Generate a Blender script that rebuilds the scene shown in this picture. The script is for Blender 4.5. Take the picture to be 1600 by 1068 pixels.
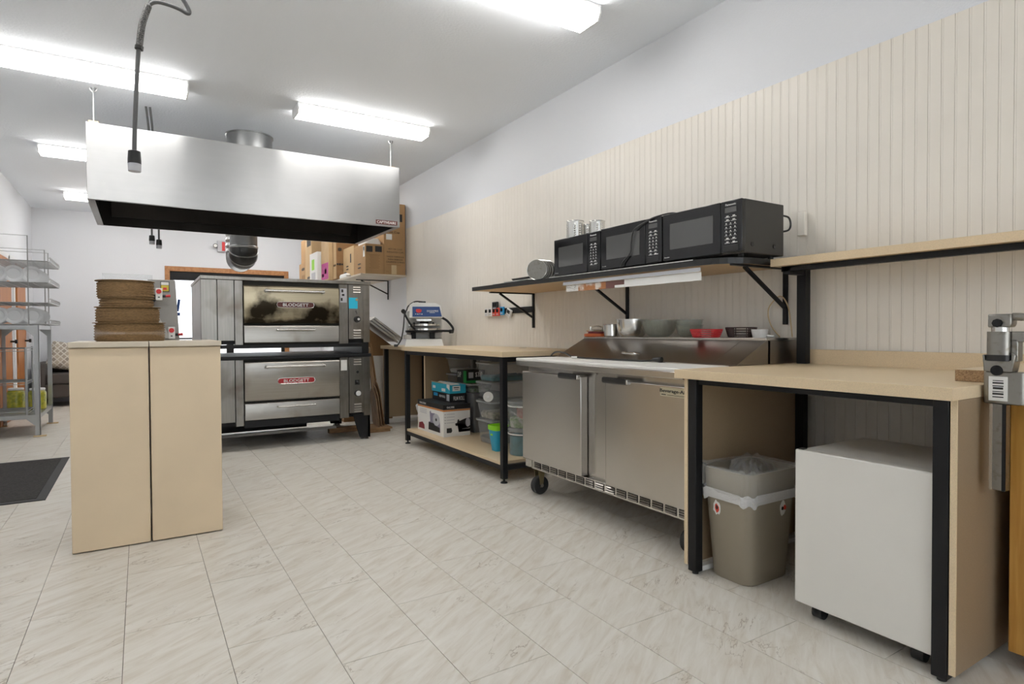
import bpy, bmesh, math, random
from mathutils import Vector, Matrix
random.seed(7)
sc = bpy.context.scene
for o in list(bpy.data.objects): bpy.data.objects.remove(o)
COL = sc.collection
R = math.radians

# ------------------------------------------------------------------ camera, world, exposure
cd = bpy.data.cameras.new('camera'); cam = bpy.data.objects.new('camera', cd); COL.objects.link(cam)
cd.sensor_width = 36; cd.lens = 20.941; cd.clip_start = .05; cd.clip_end = 200
RT = Vector((0.8483655, -0.5293893, -0.0047964)); UP = Vector((0.0135757, 0.0126969, 0.9998272)); FW = Vector((0.5292369, 0.8482840, -0.0179584))
cam.matrix_world = Matrix(((RT.x, UP.x, -FW.x, 0), (RT.y, UP.y, -FW.y, 0), (RT.z, UP.z, -FW.z, 1.10), (0, 0, 0, 1)))
sc.camera = cam
w = bpy.data.worlds.new('world'); sc.world = w; w.use_nodes = True
bg = w.node_tree.nodes['Background']; bg.inputs[0].default_value = (.86, .93, 1, 1); bg.inputs[1].default_value = 1.8
sd_ = bpy.data.lights.new('sun', 'SUN'); sd_.energy = 18; sd_.angle = R(.6); sd_.color = (1, .96, .9)
sun = bpy.data.objects.new('sun', sd_); COL.objects.link(sun); sun.rotation_euler = (0, R(42), 0)      # added sun: lights the outdoor ground for bounced fill, does not shine indoors
sc.view_settings.view_transform = 'Standard'; sc.view_settings.look = 'None'
sc.view_settings.exposure = 0.78; sc.view_settings.gamma = 1.0; sc.view_settings.use_curve_mapping = False
LAMP = 9.0           # emission of the ceiling lamp lenses

# ------------------------------------------------------------------ materials
MATS = {}
def _new(name):
    m = bpy.data.materials.new(name); m.use_nodes = True
    nt = m.node_tree; return m, nt, nt.nodes['Principled BSDF']
def mat(name, col, rough=.5, metal=0, var=0, vscale=6, stretch=(1, 1, 1), bump=0, bscale=200, rvar=0, alpha=1, emit=0, spec=.5, col2=None, coat=0, trans=0, contrast=(.35, .65), detail=4):
    """plain procedural material: base colour with a noise towards col2, noise bump, noise roughness"""
    m, nt, b = _new(name); N = nt.nodes; L = nt.links
    c = (*col, 1)
    b.inputs['Base Color'].default_value = c; b.inputs['Roughness'].default_value = rough; b.inputs['Metallic'].default_value = metal
    b.inputs['Alpha'].default_value = alpha; b.inputs['Specular IOR Level'].default_value = spec; b.inputs['Coat Weight'].default_value = coat
    b.inputs['Transmission Weight'].default_value = trans
    if emit: b.inputs['Emission Color'].default_value = c; b.inputs['Emission Strength'].default_value = emit
    if var or bump or rvar or col2:
        tc = N.new('ShaderNodeTexCoord'); mp = N.new('ShaderNodeMapping'); mp.inputs['Scale'].default_value = stretch
        L.new(tc.outputs['Object'], mp.inputs['Vector'])
    if var or col2 or rvar:
        nz = N.new('ShaderNodeTexNoise'); nz.inputs['Scale'].default_value = vscale; nz.inputs['Detail'].default_value = detail
        L.new(mp.outputs[0], nz.inputs['Vector'])
        rp = N.new('ShaderNodeValToRGB'); rp.color_ramp.elements[0].position = contrast[0]; rp.color_ramp.elements[1].position = contrast[1]
        L.new(nz.outputs['Fac'], rp.inputs[0])
    if var or col2:
        c2 = col2 or tuple(x * (1 - var) for x in col)
        mx = N.new('ShaderNodeMix'); mx.data_type = 'RGBA'; mx.inputs['A'].default_value = (*c2, 1); mx.inputs['B'].default_value = c
        L.new(rp.outputs[0], mx.inputs['Factor']); L.new(mx.outputs['Result'], b.inputs['Base Color'])
    if rvar:
        mr = N.new('ShaderNodeMapRange'); mr.inputs['To Min'].default_value = max(0.02, rough - rvar); mr.inputs['To Max'].default_value = rough + rvar
        L.new(nz.outputs['Fac'], mr.inputs['Value']); L.new(mr.outputs[0], b.inputs['Roughness'])
    if bump:
        n2 = N.new('ShaderNodeTexNoise'); n2.inputs['Scale'].default_value = bscale; n2.inputs['Detail'].default_value = 3
        L.new(mp.outputs[0], n2.inputs['Vector'])
        bp = N.new('ShaderNodeBump'); bp.inputs['Strength'].default_value = bump; bp.inputs['Distance'].default_value = .01
        L.new(n2.outputs['Fac'], bp.inputs['Height']); L.new(bp.outputs[0], b.inputs['Normal'])
    MATS[name] = m; return m

def marble():
    m, nt, b = _new('marble_tile'); N = nt.nodes; L = nt.links
    tc = N.new('ShaderNodeTexCoord'); oi = N.new('ShaderNodeObjectInfo')
    mul = N.new('ShaderNodeMath'); mul.operation = 'MULTIPLY'; mul.inputs[1].default_value = 37.0; L.new(oi.outputs['Random'], mul.inputs[0])
    add = N.new('ShaderNodeVectorMath'); add.operation = 'ADD'; L.new(tc.outputs['Object'], add.inputs[0]); L.new(mul.outputs[0], add.inputs[1])
    mp = N.new('ShaderNodeMapping'); mp.inputs['Rotation'].default_value = (0, 0, R(-33)); L.new(add.outputs[0], mp.inputs[0])
    sc1 = N.new('ShaderNodeMapping'); sc1.inputs['Scale'].default_value = (2.6, 15, 1); L.new(mp.outputs[0], sc1.inputs[0])
    n1 = N.new('ShaderNodeTexNoise'); n1.inputs['Scale'].default_value = 1.6; n1.inputs['Detail'].default_value = 8; n1.inputs['Roughness'].default_value = .62; n1.inputs['Distortion'].default_value = .8
    L.new(sc1.outputs[0], n1.inputs['Vector'])
    r1 = N.new('ShaderNodeValToRGB'); e = r1.color_ramp.elements
    e[0].position = .30; e[0].color = (.575, .515, .43, 1); e[1].position = .46; e[1].color = (.655, .612, .54, 1)
    x = e.new(.62); x.color = (.715, .682, .62, 1)
    L.new(n1.outputs['Fac'], r1.inputs[0])
    # thin brown cracks
    sc2 = N.new('ShaderNodeMapping'); sc2.inputs['Scale'].default_value = (3.0, 9, 1); L.new(mp.outputs[0], sc2.inputs[0])
    n2 = N.new('ShaderNodeTexNoise'); n2.inputs['Scale'].default_value = 1.5; n2.inputs['Detail'].default_value = 5; n2.inputs['Roughness'].default_value = .6; n2.inputs['Distortion'].default_value = .5
    L.new(sc2.outputs[0], n2.inputs['Vector'])
    sb = N.new('ShaderNodeMath'); sb.operation = 'SUBTRACT'; sb.inputs[1].default_value = .5; L.new(n2.outputs['Fac'], sb.inputs[0])
    ab = N.new('ShaderNodeMath'); ab.operation = 'ABSOLUTE'; L.new(sb.outputs[0], ab.inputs[0])
    r2 = N.new('ShaderNodeValToRGB'); r2.color_ramp.elements[0].position = 0; r2.color_ramp.elements[0].color = (1, 1, 1, 1); r2.color_ramp.elements[1].position = .014; r2.color_ramp.elements[1].color = (0, 0, 0, 1)
    L.new(ab.outputs[0], r2.inputs[0])
    n3 = N.new('ShaderNodeTexNoise'); n3.inputs['Scale'].default_value = 5; L.new(mp.outputs[0], n3.inputs['Vector'])
    r3 = N.new('ShaderNodeValToRGB'); r3.color_ramp.elements[0].position = .53; r3.color_ramp.elements[1].position = .66; L.new(n3.outputs['Fac'], r3.inputs[0])
    mu = N.new('ShaderNodeMath'); mu.operation = 'MULTIPLY'; L.new(r2.outputs[0], mu.inputs[0]); L.new(r3.outputs[0], mu.inputs[1])
    mu2 = N.new('ShaderNodeMath'); mu2.operation = 'MULTIPLY'; mu2.inputs[1].default_value = .8; L.new(mu.outputs[0], mu2.inputs[0])
    mx = N.new('ShaderNodeMix'); mx.data_type = 'RGBA'; mx.inputs['B'].default_value = (.30, .235, .17, 1)
    L.new(mu2.outputs[0], mx.inputs['Factor']); L.new(r1.outputs[0], mx.inputs['A']); L.new(mx.outputs['Result'], b.inputs['Base Color'])
    b.inputs['Roughness'].default_value = .42; b.inputs['Specular IOR Level'].default_value = .4
    bp = N.new('ShaderNodeBump'); bp.inputs['Strength'].default_value = .05; L.new(n1.outputs['Fac'], bp.inputs['Height']); L.new(bp.outputs[0], b.inputs['Normal'])
    MATS['marble'] = m; return m

def steel(name, col, rough, axis=(1, 1, 40), var=.12, rvar=.08, smudge=None, sm=(.5, .75), sscale=4, aniso=0):
    """brushed metal: streak noise plus optional smudges of another colour"""
    m, nt, b = _new(name); N = nt.nodes; L = nt.links
    b.inputs['Metallic'].default_value = 1
    tc = N.new('ShaderNodeTexCoord'); mp = N.new('ShaderNodeMapping'); mp.inputs['Scale'].default_value = axis; L.new(tc.outputs['Object'], mp.inputs[0])
    n1 = N.new('ShaderNodeTexNoise'); n1.inputs['Scale'].default_value = 3; n1.inputs['Detail'].default_value = 6; L.new(mp.outputs[0], n1.inputs['Vector'])
    n2 = N.new('ShaderNodeTexNoise'); n2.inputs['Scale'].default_value = sscale; n2.inputs['Detail'].default_value = 3; n2.inputs['Distortion'].default_value = .3; L.new(tc.outputs['Object'], n2.inputs['Vector'])
    mx = N.new('ShaderNodeMix'); mx.data_type = 'RGBA'; mx.inputs['A'].default_value = (*[c * (1 - var) for c in col], 1); mx.inputs['B'].default_value = (*col, 1)
    L.new(n1.outputs['Fac'], mx.inputs['Factor'])
    out = mx.outputs['Result']
    if smudge:
        rp = N.new('ShaderNodeValToRGB'); rp.color_ramp.elements[0].position = sm[0]; rp.color_ramp.elements[1].position = sm[1]; L.new(n2.outputs['Fac'], rp.inputs[0])
        m2 = N.new('ShaderNodeMix'); m2.data_type = 'RGBA'; m2.inputs['B'].default_value = (*smudge, 1); L.new(out, m2.inputs['A']); L.new(rp.outputs[0], m2.inputs['Factor']); out = m2.outputs['Result']
    L.new(out, b.inputs['Base Color'])
    b.inputs['Roughness'].default_value = rough
    if aniso:
        tg = N.new('ShaderNodeTangent'); tg.direction_type = 'RADIAL'; tg.axis = 'Z'; L.new(tg.outputs[0], b.inputs['Tangent'])
        b.inputs['Anisotropic'].default_value = aniso; b.inputs['Anisotropic Rotation'].default_value = .25
    MATS[name] = m; return m

def wood(name, c1, c2, rough=.45, axis=(8, 8, .8), sc_=5):
    m, nt, b = _new(name); N = nt.nodes; L = nt.links
    tc = N.new('ShaderNodeTexCoord'); mp = N.new('ShaderNodeMapping'); mp.inputs['Scale'].default_value = axis; L.new(tc.outputs['Object'], mp.inputs[0])
    n1 = N.new('ShaderNodeTexNoise'); n1.inputs['Scale'].default_value = sc_; n1.inputs['Detail'].default_value = 6; n1.inputs['Distortion'].default_value = .5; L.new(mp.outputs[0], n1.inputs['Vector'])
    rp = N.new('ShaderNodeValToRGB'); rp.color_ramp.elements[0].position = .35; rp.color_ramp.elements[0].color = (*c2, 1); rp.color_ramp.elements[1].position = .62; rp.color_ramp.elements[1].color = (*c1, 1)
    L.new(n1.outputs['Fac'], rp.inputs[0]); L.new(rp.outputs[0], b.inputs['Base Color']); b.inputs['Roughness'].default_value = rough
    MATS[name] = m; return m

def pattern_cloth():
    m, nt, b = _new('cushion_cloth'); N = nt.nodes; L = nt.links
    tc = N.new('ShaderNodeTexCoord'); mp = N.new('ShaderNodeMapping'); mp.inputs['Rotation'].default_value = (0, R(45), 0); mp.inputs['Scale'].default_value = (17, 17, 17); L.new(tc.outputs['Object'], mp.inputs[0])
    ck = N.new('ShaderNodeTexBrick'); ck.offset = 0; ck.inputs['Scale'].default_value = 1; ck.inputs['Mortar Size'].default_value = .12; ck.inputs['Brick Width'].default_value = 1; ck.inputs['Row Height'].default_value = 1
    ck.inputs['Color1'].default_value = (.50, .44, .35, 1); ck.inputs['Color2'].default_value = (.30, .26, .22, 1); ck.inputs['Mortar'].default_value = (.66, .63, .56, 1)
    sp = N.new('ShaderNodeSeparateXYZ'); cb = N.new('ShaderNodeCombineXYZ'); L.new(mp.outputs[0], sp.inputs[0]); L.new(sp.outputs['X'], cb.inputs['X']); L.new(sp.outputs['Z'], cb.inputs['Y']); L.new(cb.outputs[0], ck.inputs['Vector'])
    L.new(ck.outputs['Color'], b.inputs['Base Color']); b.inputs['Roughness'].default_value = .9
    MATS['cushion'] = m

def sooty():
    steel('oven_sooty', (.50, .43, .30), .30, (1.2, 30, 30), .25)
    m = MATS['oven_sooty']; N = m.node_tree.nodes; L = m.node_tree.links; b = N['Principled BSDF']; src = b.inputs['Base Color'].links[0].from_socket
    tc = N.new('ShaderNodeTexCoord'); nz = N.new('ShaderNodeTexNoise'); nz.inputs['Scale'].default_value = 9; nz.inputs['Detail'].default_value = 6; L.new(tc.outputs['Object'], nz.inputs['Vector'])
    tot = None
    for c_, s_ in (((-.22, 0, .335), (4.6, 0, 5.5)), ((.26, 0, .285), (3.6, 0, 7.0)), ((.0, 0, .21), (1.0, 0, 14.0))):
        mp = N.new('ShaderNodeMapping'); mp.vector_type = 'TEXTURE'; mp.inputs['Location'].default_value = c_; mp.inputs['Scale'].default_value = (1 / s_[0], 1e6, 1 / s_[2]); L.new(tc.outputs['Object'], mp.inputs[0])
        ln = N.new('ShaderNodeVectorMath'); ln.operation = 'LENGTH'; L.new(mp.outputs[0], ln.inputs[0])
        mr = N.new('ShaderNodeMapRange'); mr.inputs['From Min'].default_value = 1.0; mr.inputs['From Max'].default_value = 0; L.new(ln.outputs['Value'], mr.inputs['Value'])
        if tot is None: tot = mr.outputs[0]
        else:
            mx = N.new('ShaderNodeMath'); mx.operation = 'MAXIMUM'; L.new(tot, mx.inputs[0]); L.new(mr.outputs[0], mx.inputs[1]); tot = mx.outputs[0]
    ad = N.new('ShaderNodeMath'); ad.operation = 'MULTIPLY_ADD'; ad.inputs[1].default_value = 1.5; L.new(nz.outputs['Fac'], ad.inputs[0]); L.new(tot, ad.inputs[2])
    rp = N.new('ShaderNodeValToRGB'); rp.color_ramp.elements[0].position = .60; rp.color_ramp.elements[1].position = 1.0; sb = N.new('ShaderNodeMath'); sb.operation = 'MULTIPLY'; sb.inputs[1].default_value = .72; L.new(ad.outputs[0], sb.inputs[0]); L.new(sb.outputs[0], rp.inputs[0])
    m2 = N.new('ShaderNodeMix'); m2.data_type = 'RGBA'; m2.inputs['B'].default_value = (.03, .024, .016, 1); L.new(src, m2.inputs['A']); L.new(rp.outputs[0], m2.inputs['Factor']); L.new(m2.outputs['Result'], b.inputs['Base Color'])
mat('wall_white', (.75, .76, .785), .75, bump=.18, bscale=120)
mat('ceiling_white', (.875, .905, .945), .8, bump=.3, bscale=55)
mat('bead_cream', (.82, .77, .69), .42, var=.05, vscale=2)
mat('grout', (.20, .175, .15), .9)
marble()
mat('lamp_white', (.80, .80, .80), .4)
mat('lamp_lens', (1, .985, .96), .5, emit=LAMP)
steel('hood_steel', (.48, .48, .478), .34, (1, 1, 10), .10, .03, (.38, .38, .378), (.35, .8), 2.0, .8)
mat('hood_liner', (.035, .031, .028), .6, metal=.6, var=.4, vscale=3)  # greasy steel; the unlit look of the hood inside is coloured in too
steel('galvanized', (.46, .465, .46), .34, (3, 3, 3), .15, .08)
steel('duct_black', (.10, .10, .10), .42, (2, 2, 2), .2)  # sooty pipe, with shade on the elbow's underside put into the colour
steel('oven_steel', (.33, .31, .28), .30, (26, 26, 1.0), .40, .08, (.12, .095, .07), (.50, .80), 3.5)
steel('oven_door', (.43, .405, .365), .28, (1.0, 26, 26), .22, .08, (.24, .20, .15), (.52, .85), 3)
sooty()
steel('flue_grey', (.24, .24, .24), .36, (2, 2, 2), .2)
steel('oven_side', (.50, .50, .49), .32, (20, 20, 1), .15, .06, (.3, .29, .28), (.6, .8), 5)
steel('bright_steel', (.72, .71, .68), .2, (20, 20, 1), .05, .05)
steel('prep_steel', (.58, .555, .525), .24, (30, 30, .8), .08, .025, (.50, .475, .44), (.35, .75), 2.2, .6)
steel('prep_lid', (.30, .275, .25), .30, (30, 1, 30), .08, .02)
steel('cast_steel', (.36, .345, .315), .33, (4, 4, 4), .3, .1, (.2, .18, .15), (.55, .75), 40)
mat('black_metal', (.010, .010, .011), .45, spec=.3)
mat('black_plastic', (.016, .016, .016), .35)
mat('black_gloss', (.010, .010, .011), .12)
mat('micro_body', (.030, .028, .026), .38)
mat('micro_window', (.085, .085, .083), .10, spec=.7)
mat('key_white', (.72, .72, .70), .5)
mat('white_print', (.85, .85, .83), .5)
mat('black_print', (.02, .018, .016), .6)
mat('rubber', (.03, .03, .03), .7)
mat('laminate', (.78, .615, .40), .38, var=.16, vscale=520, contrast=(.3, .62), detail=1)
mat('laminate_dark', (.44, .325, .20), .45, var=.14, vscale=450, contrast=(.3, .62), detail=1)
mat('panel_brown', (.31, .225, .14), .5, var=.14, vscale=450, contrast=(.3, .62), detail=1)  # laminate copy darkened: shade on the near end panel put into its colour
mat('cabinet_beige', (.77, .615, .42), .48, var=.06, vscale=3)
mat('cabinet_top', (.62, .54, .42), .4)
mat('chipboard', (.47, .30, .155), .75, col2=(.26, .15, .075), vscale=260, contrast=(.35, .6))
mat('shelf_ply', (.62, .43, .225), .5, var=.12, vscale=4, stretch=(8, 1, 8))
wood('oak_orange', (.62, .33, .075), (.50, .24, .045), .4, (14, 14, .9), 4)
wood('door_oak', (.50, .19, .045), (.36, .12, .025), .4, (14, 14, .7), 4)
wood('frame_oak', (.47, .22, .085), (.36, .15, .05), .45, (6, 6, 6), 4)
wood('peel_wood', (.43, .275, .145), (.22, .13, .07), .6, (10, 10, 1), 4)
wood('pallet_wood', (.42, .25, .12), (.27, .15, .07), .7, (2, 10, 10), 4)
mat('cardboard', (.43, .255, .115), .8, var=.12, vscale=5)
mat('cardboard_light', (.58, .40, .215), .8, var=.1, vscale=5)
mat('cardboard_dark', (.30, .165, .07), .85, var=.12, vscale=5)
mat('corrugated', (.37, .225, .10), .9, var=.55, vscale=70, stretch=(1, 1, 5), contrast=(.3, .7))
mat('label_white', (.80, .79, .76), .55)
mat('label_blue', (.015, .06, .22), .4)
mat('badge_red', (.42, .018, .022), .4)
mat('badge_dark', (.12, .03, .025), .5)
mat('emblem_red', (.65, .03, .03), .5)
mat('white_enamel', (.78, .755, .70), .3, var=.03, vscale=4)
mat('white_plastic', (.74, .73, .70), .42)
mat('cutting_board', (.82, .80, .76), .4)
mat('plate_white', (.66, .665, .67), .22)
mat('bin_taupe', (.33, .285, .215), .5, var=.06, vscale=4)
mat('liner_clear', (.78, .77, .74), .2, alpha=.24, bump=.5, bscale=30)
mat('liner_white', (.74, .73, .72), .35, alpha=.86, bump=.7, bscale=45, stretch=(1, 1, 3))
mat('clear_plastic', (.50, .52, .53), .15, alpha=.27)
mat('clear_lid', (.52, .54, .54), .25, alpha=.5)
mat('glass_bowl', (.33, .35, .29), .06, alpha=.33, spec=.9)
mat('acrylic', (.8, .82, .84), .05, alpha=.16, spec=.8)
mat('grey_plastic', (.16, .165, .17), .5)
mat('cyan_card', (.03, .42, .58), .5)
mat('black_card', (.018, .017, .018), .5)
mat('green_card', (.02, .30, .06), .5)
mat('magenta_card', (.45, .03, .22), .6)
mat('lime', (.30, .72, .02), .45)
mat('tub_blue', (.015, .33, .52), .42)
mat('orange_strip', (.62, .25, .08), .5)
mat('violet_grey', (.24, .22, .30), .5)
mat('silver_print', (.50, .50, .53), .5)
mat('dark_red', (.22, .02, .03), .5)
mat('yellow_label', (.65, .50, .05), .5)
mat('orange_plastic', (.62, .13, .03), .45)
mat('red_plastic', (.55, .02, .025), .4)
mat('brown_plastic', (.05, .025, .02), .45)
mat('timer_blue', (.02, .30, .62), .4)
mat('timer_red', (.70, .06, .03), .4)
mat('sheeter_grey', (.33, .315, .29), .45, var=.1, vscale=4)
mat('sheeter_light', (.48, .46, .43), .4)
mat('sticker_cyan', (.02, .50, .72), .6)
mat('mat_black', (.040, .036, .033), .95, bump=.8, bscale=90, col2=(.018, .016, .015), vscale=60)
mat('sofa_grey', (.105, .092, .085), .95, bump=.3, bscale=300)
pattern_cloth()
mat('pickle', (.55, .48, .03), .35, col2=(.25, .28, .02), vscale=24, coat=.6)
mat('jar_lid', (.78, .78, .76), .35)
mat('glass_pane', (.9, .95, 1), .02, alpha=.12, spec=.6)
mat('paper_note', (.72, .70, .66), .7, col2=(.30, .27, .25), vscale=45, contrast=(.3, .48), stretch=(1, 1, 3))
mat('photo_orange', (.42, .17, .06), .4, col2=(.70, .62, .55), vscale=9, contrast=(.42, .5))
mat('photo_brown', (.16, .07, .06), .4)
mat('spill', (.55, .52, .45), .5, col2=(.12, .28, .05), vscale=25)
mat('teal_stuff', (.03, .20, .24), .5, var=.4, vscale=20)
mat('mixed_stuff', (.50, .40, .33), .5, col2=(.35, .08, .06), vscale=18)
mat('packet_stuff', (.52, .47, .36), .5, col2=(.22, .20, .16), vscale=40)
mat('outside_ground', (.55, .55, .54), .9)
mat('outside_wall', (.62, .63, .64), .9)
mat('tag_tan', (.62, .47, .27), .7)
mat('plate_gold', (.62, .56, .40), .35, metal=.3)
mat('brass', (.42, .35, .20), .4, metal=.8)
mat('cable_grey', (.10, .10, .10), .55)
mat('braid', (.16, .155, .15), .5, metal=.4, col2=(.03, .03, .03), vscale=220, contrast=(.42, .55))
mat('soot', (.03, .027, .02), .7)  # even near-black for the header set back behind the doors

# ------------------------------------------------------------------ geometry helpers (all in room coordinates, metres)
class MB:
    def __init__(s): s.v = []; s.f = []
    def add(s, vs, fs):
        k = len(s.v); s.v += [tuple(p) for p in vs]; s.f += [tuple(i + k for i in f) for f in fs]; return s
    def box(s, x0, x1, y0, y1, z0, z1):
        return s.add([(x0, y0, z0), (x1, y0, z0), (x1, y1, z0), (x0, y1, z0), (x0, y0, z1), (x1, y0, z1), (x1, y1, z1), (x0, y1, z1)],
                     [(3, 2, 1, 0), (4, 5, 6, 7), (0, 1, 5, 4), (1, 2, 6, 5), (2, 3, 7, 6), (3, 0, 4, 7)])
    def obox(s, c, a, b, d):
        c, a, b, d = map(Vector, (c, a, b, d)); vs = []
        for k in (-1, 1):
            for i, j in ((-1, -1), (1, -1), (1, 1), (-1, 1)): vs.append(c + a * i + b * j + d * k)
        return s.add(vs, [(3, 2, 1, 0), (4, 5, 6, 7), (0, 1, 5, 4), (1, 2, 6, 5), (2, 3, 7, 6), (3, 0, 4, 7)])
    def prism(s, pts, d):
        pts = [Vector(p) for p in pts]; d = Vector(d); n = len(pts)
        return s.add(pts + [p + d for p in pts], [tuple(range(n))[::-1], tuple(range(n, 2 * n))] + [(i, (i + 1) % n, n + (i + 1) % n, n + i) for i in range(n)])
    def cyl(s, p0, p1, r0, r1=None, n=16, cap=True):
        p0, p1 = Vector(p0), Vector(p1); r1 = r0 if r1 is None else r1
        d = (p1 - p0).normalized(); u = d.orthogonal().normalized(); w_ = d.cross(u); vs = []
        for p, r in ((p0, r0), (p1, r1)):
            for i in range(n):
                a = 2 * math.pi * i / n; vs.append(p + (u * math.cos(a) + w_ * math.sin(a)) * r)
        fs = [(i, (i + 1) % n, n + (i + 1) % n, n + i) for i in range(n)]
        if cap: fs += [tuple(range(n))[::-1], tuple(range(n, 2 * n))]
        return s.add(vs, fs)
    def tube(s, pts, r, n=8, cap=True):
        pts = [Vector(p) for p in pts]; u = None; rings = []
        for i, p in enumerate(pts):
            a = pts[max(0, i - 1)]; b = pts[min(len(pts) - 1, i + 1)]; d = (b - a)
            d = d.normalized() if d.length > 1e-9 else Vector((0, 0, 1))
            u = d.orthogonal() if u is None else (u - d * u.dot(d))
            u = u.normalized() if u.length > 1e-6 else d.orthogonal().normalized()
            w_ = d.cross(u); rr = r[i] if isinstance(r, (list, tuple)) else r
            rings.append([p + (u * math.cos(2 * math.pi * k / n) + w_ * math.sin(2 * math.pi * k / n)) * rr for k in range(n)])
        return s.loft(rings, cap, cap)
    def loft(s, rings, c0=True, c1=True):
        n = len(rings[0]); vs = [p for q in rings for p in q]; fs = []
        for i in range(len(rings) - 1):
            for k in range(n): fs.append((i * n + k, i * n + (k + 1) % n, (i + 1) * n + (k + 1) % n, (i + 1) * n + k))
        if c0: fs.append(tuple(range(n))[::-1])
        if c1: fs.append(tuple(range((len(rings) - 1) * n, len(rings) * n)))
        return s.add(vs, fs)
    def lathe(s, cx, cy, prof, n=24, c0=True, c1=True):
        return s.loft([[(cx + r * math.cos(2 * math.pi * k / n), cy + r * math.sin(2 * math.pi * k / n), z) for k in range(n)] for r, z in prof], c0, c1)
    def quad(s, *p): return s.add(p, [tuple(range(len(p)))])
    def xf(s, M):
        s.v = [tuple(M @ Vector(p)) for p in s.v]; return s

def rootloc(o):
    while o.parent: o = o.parent
    return o.location
def finish(me):
    bm = bmesh.new(); bm.from_mesh(me); bmesh.ops.recalc_face_normals(bm, faces=bm.faces); bm.to_mesh(me); bm.free()
    me.polygons.foreach_set('use_smooth', [True] * len(me.polygons)); me.set_sharp_from_angle(angle=R(32))
def obj(name, mb, m, parent=None, bev=0, seg=2, recalc=True):
    me = bpy.data.meshes.new(name); vs = mb.v
    if parent is None:
        xs, ys, zs = zip(*vs); loc = Vector(((min(xs) + max(xs)) / 2, (min(ys) + max(ys)) / 2, min(zs)))
    else: loc = Vector(rootloc(parent))
    me.from_pydata([tuple(Vector(p) - loc) for p in vs], [], mb.f)
    if recalc: finish(me)
    me.materials.append(MATS[m]); o = bpy.data.objects.new(name, me); COL.objects.link(o)
    if parent is None: o.location = loc
    else: o.parent = parent
    if bev:
        b = o.modifiers.new('bevel', 'BEVEL'); b.width = bev; b.segments = seg; b.limit_method = 'ANGLE'; b.angle_limit = R(40)
    return o
def tag(o, label, cat, group=None):
    o['label'] = label; o['category'] = cat
    if group: o['group'] = group
    return o
def thing(name, label, cat, loc=(0, 0, 0), group=None):
    o = bpy.data.objects.new(name, None); COL.objects.link(o); o.location = loc; o.empty_display_size = .1
    return tag(o, label, cat, group)
def struct(name, mb, m, bev=0):
    o = obj(name, mb, m, None, bev); o['kind'] = 'structure'; return o
def part_label(o, l): o['label'] = l; return o
def box(*a): return MB().box(*a)
def copy_tree(o, parent=None):
    c = o.copy(); COL.objects.link(c); c.parent = parent
    for ch in list(o.children): copy_tree(ch, c)
    return c
def rrect(cx, cy, w_, d, r, z, n=5):
    pts = []
    for (sx, sy, a0) in ((1, 1, 0), (-1, 1, 90), (-1, -1, 180), (1, -1, 270)):
        for k in range(n):
            a = R(a0 + 90 * k / (n - 1)); pts.append((cx + sx * (w_ / 2 - r) + r * math.cos(a), cy + sy * (d / 2 - r) + r * math.sin(a), z))
    return pts
def spline(pts, k=6):
    P = [Vector(p) for p in pts]; out = []
    for i in range(len(P) - 1):
        a = P[max(0, i - 1)]; b = P[i]; c = P[i + 1]; d = P[min(len(P) - 1, i + 2)]
        for j in range(k):
            t = j / k; out.append(.5 * ((2 * b) + (c - a) * t + (2 * a - 5 * b + 4 * c - d) * t * t + (3 * b - a - 3 * c + d) * t ** 3))
    out.append(P[-1]); return out
XM, XY = (0, -1, 0), (1, 0, 0)          # writing directions on faces that look along -x and -y
def text(s, width, height, m, parent, pos, xd, ud=(0, 0, 1), depth=.0015, name='lettering', bold=0):
    """lettering, centred on pos, fitted to width x height"""
    cu = bpy.data.curves.new('t', 'FONT'); cu.body = s; cu.align_x = 'CENTER'; cu.align_y = 'CENTER'; cu.resolution_u = 2; cu.extrude = .02; cu.offset = bold
    t = bpy.data.objects.new('t', cu); COL.objects.link(t); dg = bpy.context.evaluated_depsgraph_get()
    me = bpy.data.meshes.new_from_object(t.evaluated_get(dg)); bpy.data.objects.remove(t); bpy.data.curves.remove(cu)
    co = [v.co.copy() for v in me.vertices]
    if not co: return None
    x0 = min(c.x for c in co); x1 = max(c.x for c in co); y0 = min(c.y for c in co); y1 = max(c.y for c in co)
    xd = Vector(xd); ud = Vector(ud); nd = xd.cross(ud); pos = Vector(pos); L0 = Vector(rootloc(parent))
    for v, c in zip(me.vertices, co):
        v.co = pos + xd * ((c.x - (x0 + x1) / 2) / (x1 - x0) * width) + ud * ((c.y - (y0 + y1) / 2) / (y1 - y0) * height) + nd * (depth * (c.z + .02) / .04) - L0
    me.materials.clear(); me.materials.append(MATS[m]); me.name = name
    o = bpy.data.objects.new(name, me); COL.objects.link(o); o.parent = parent; return o

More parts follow.
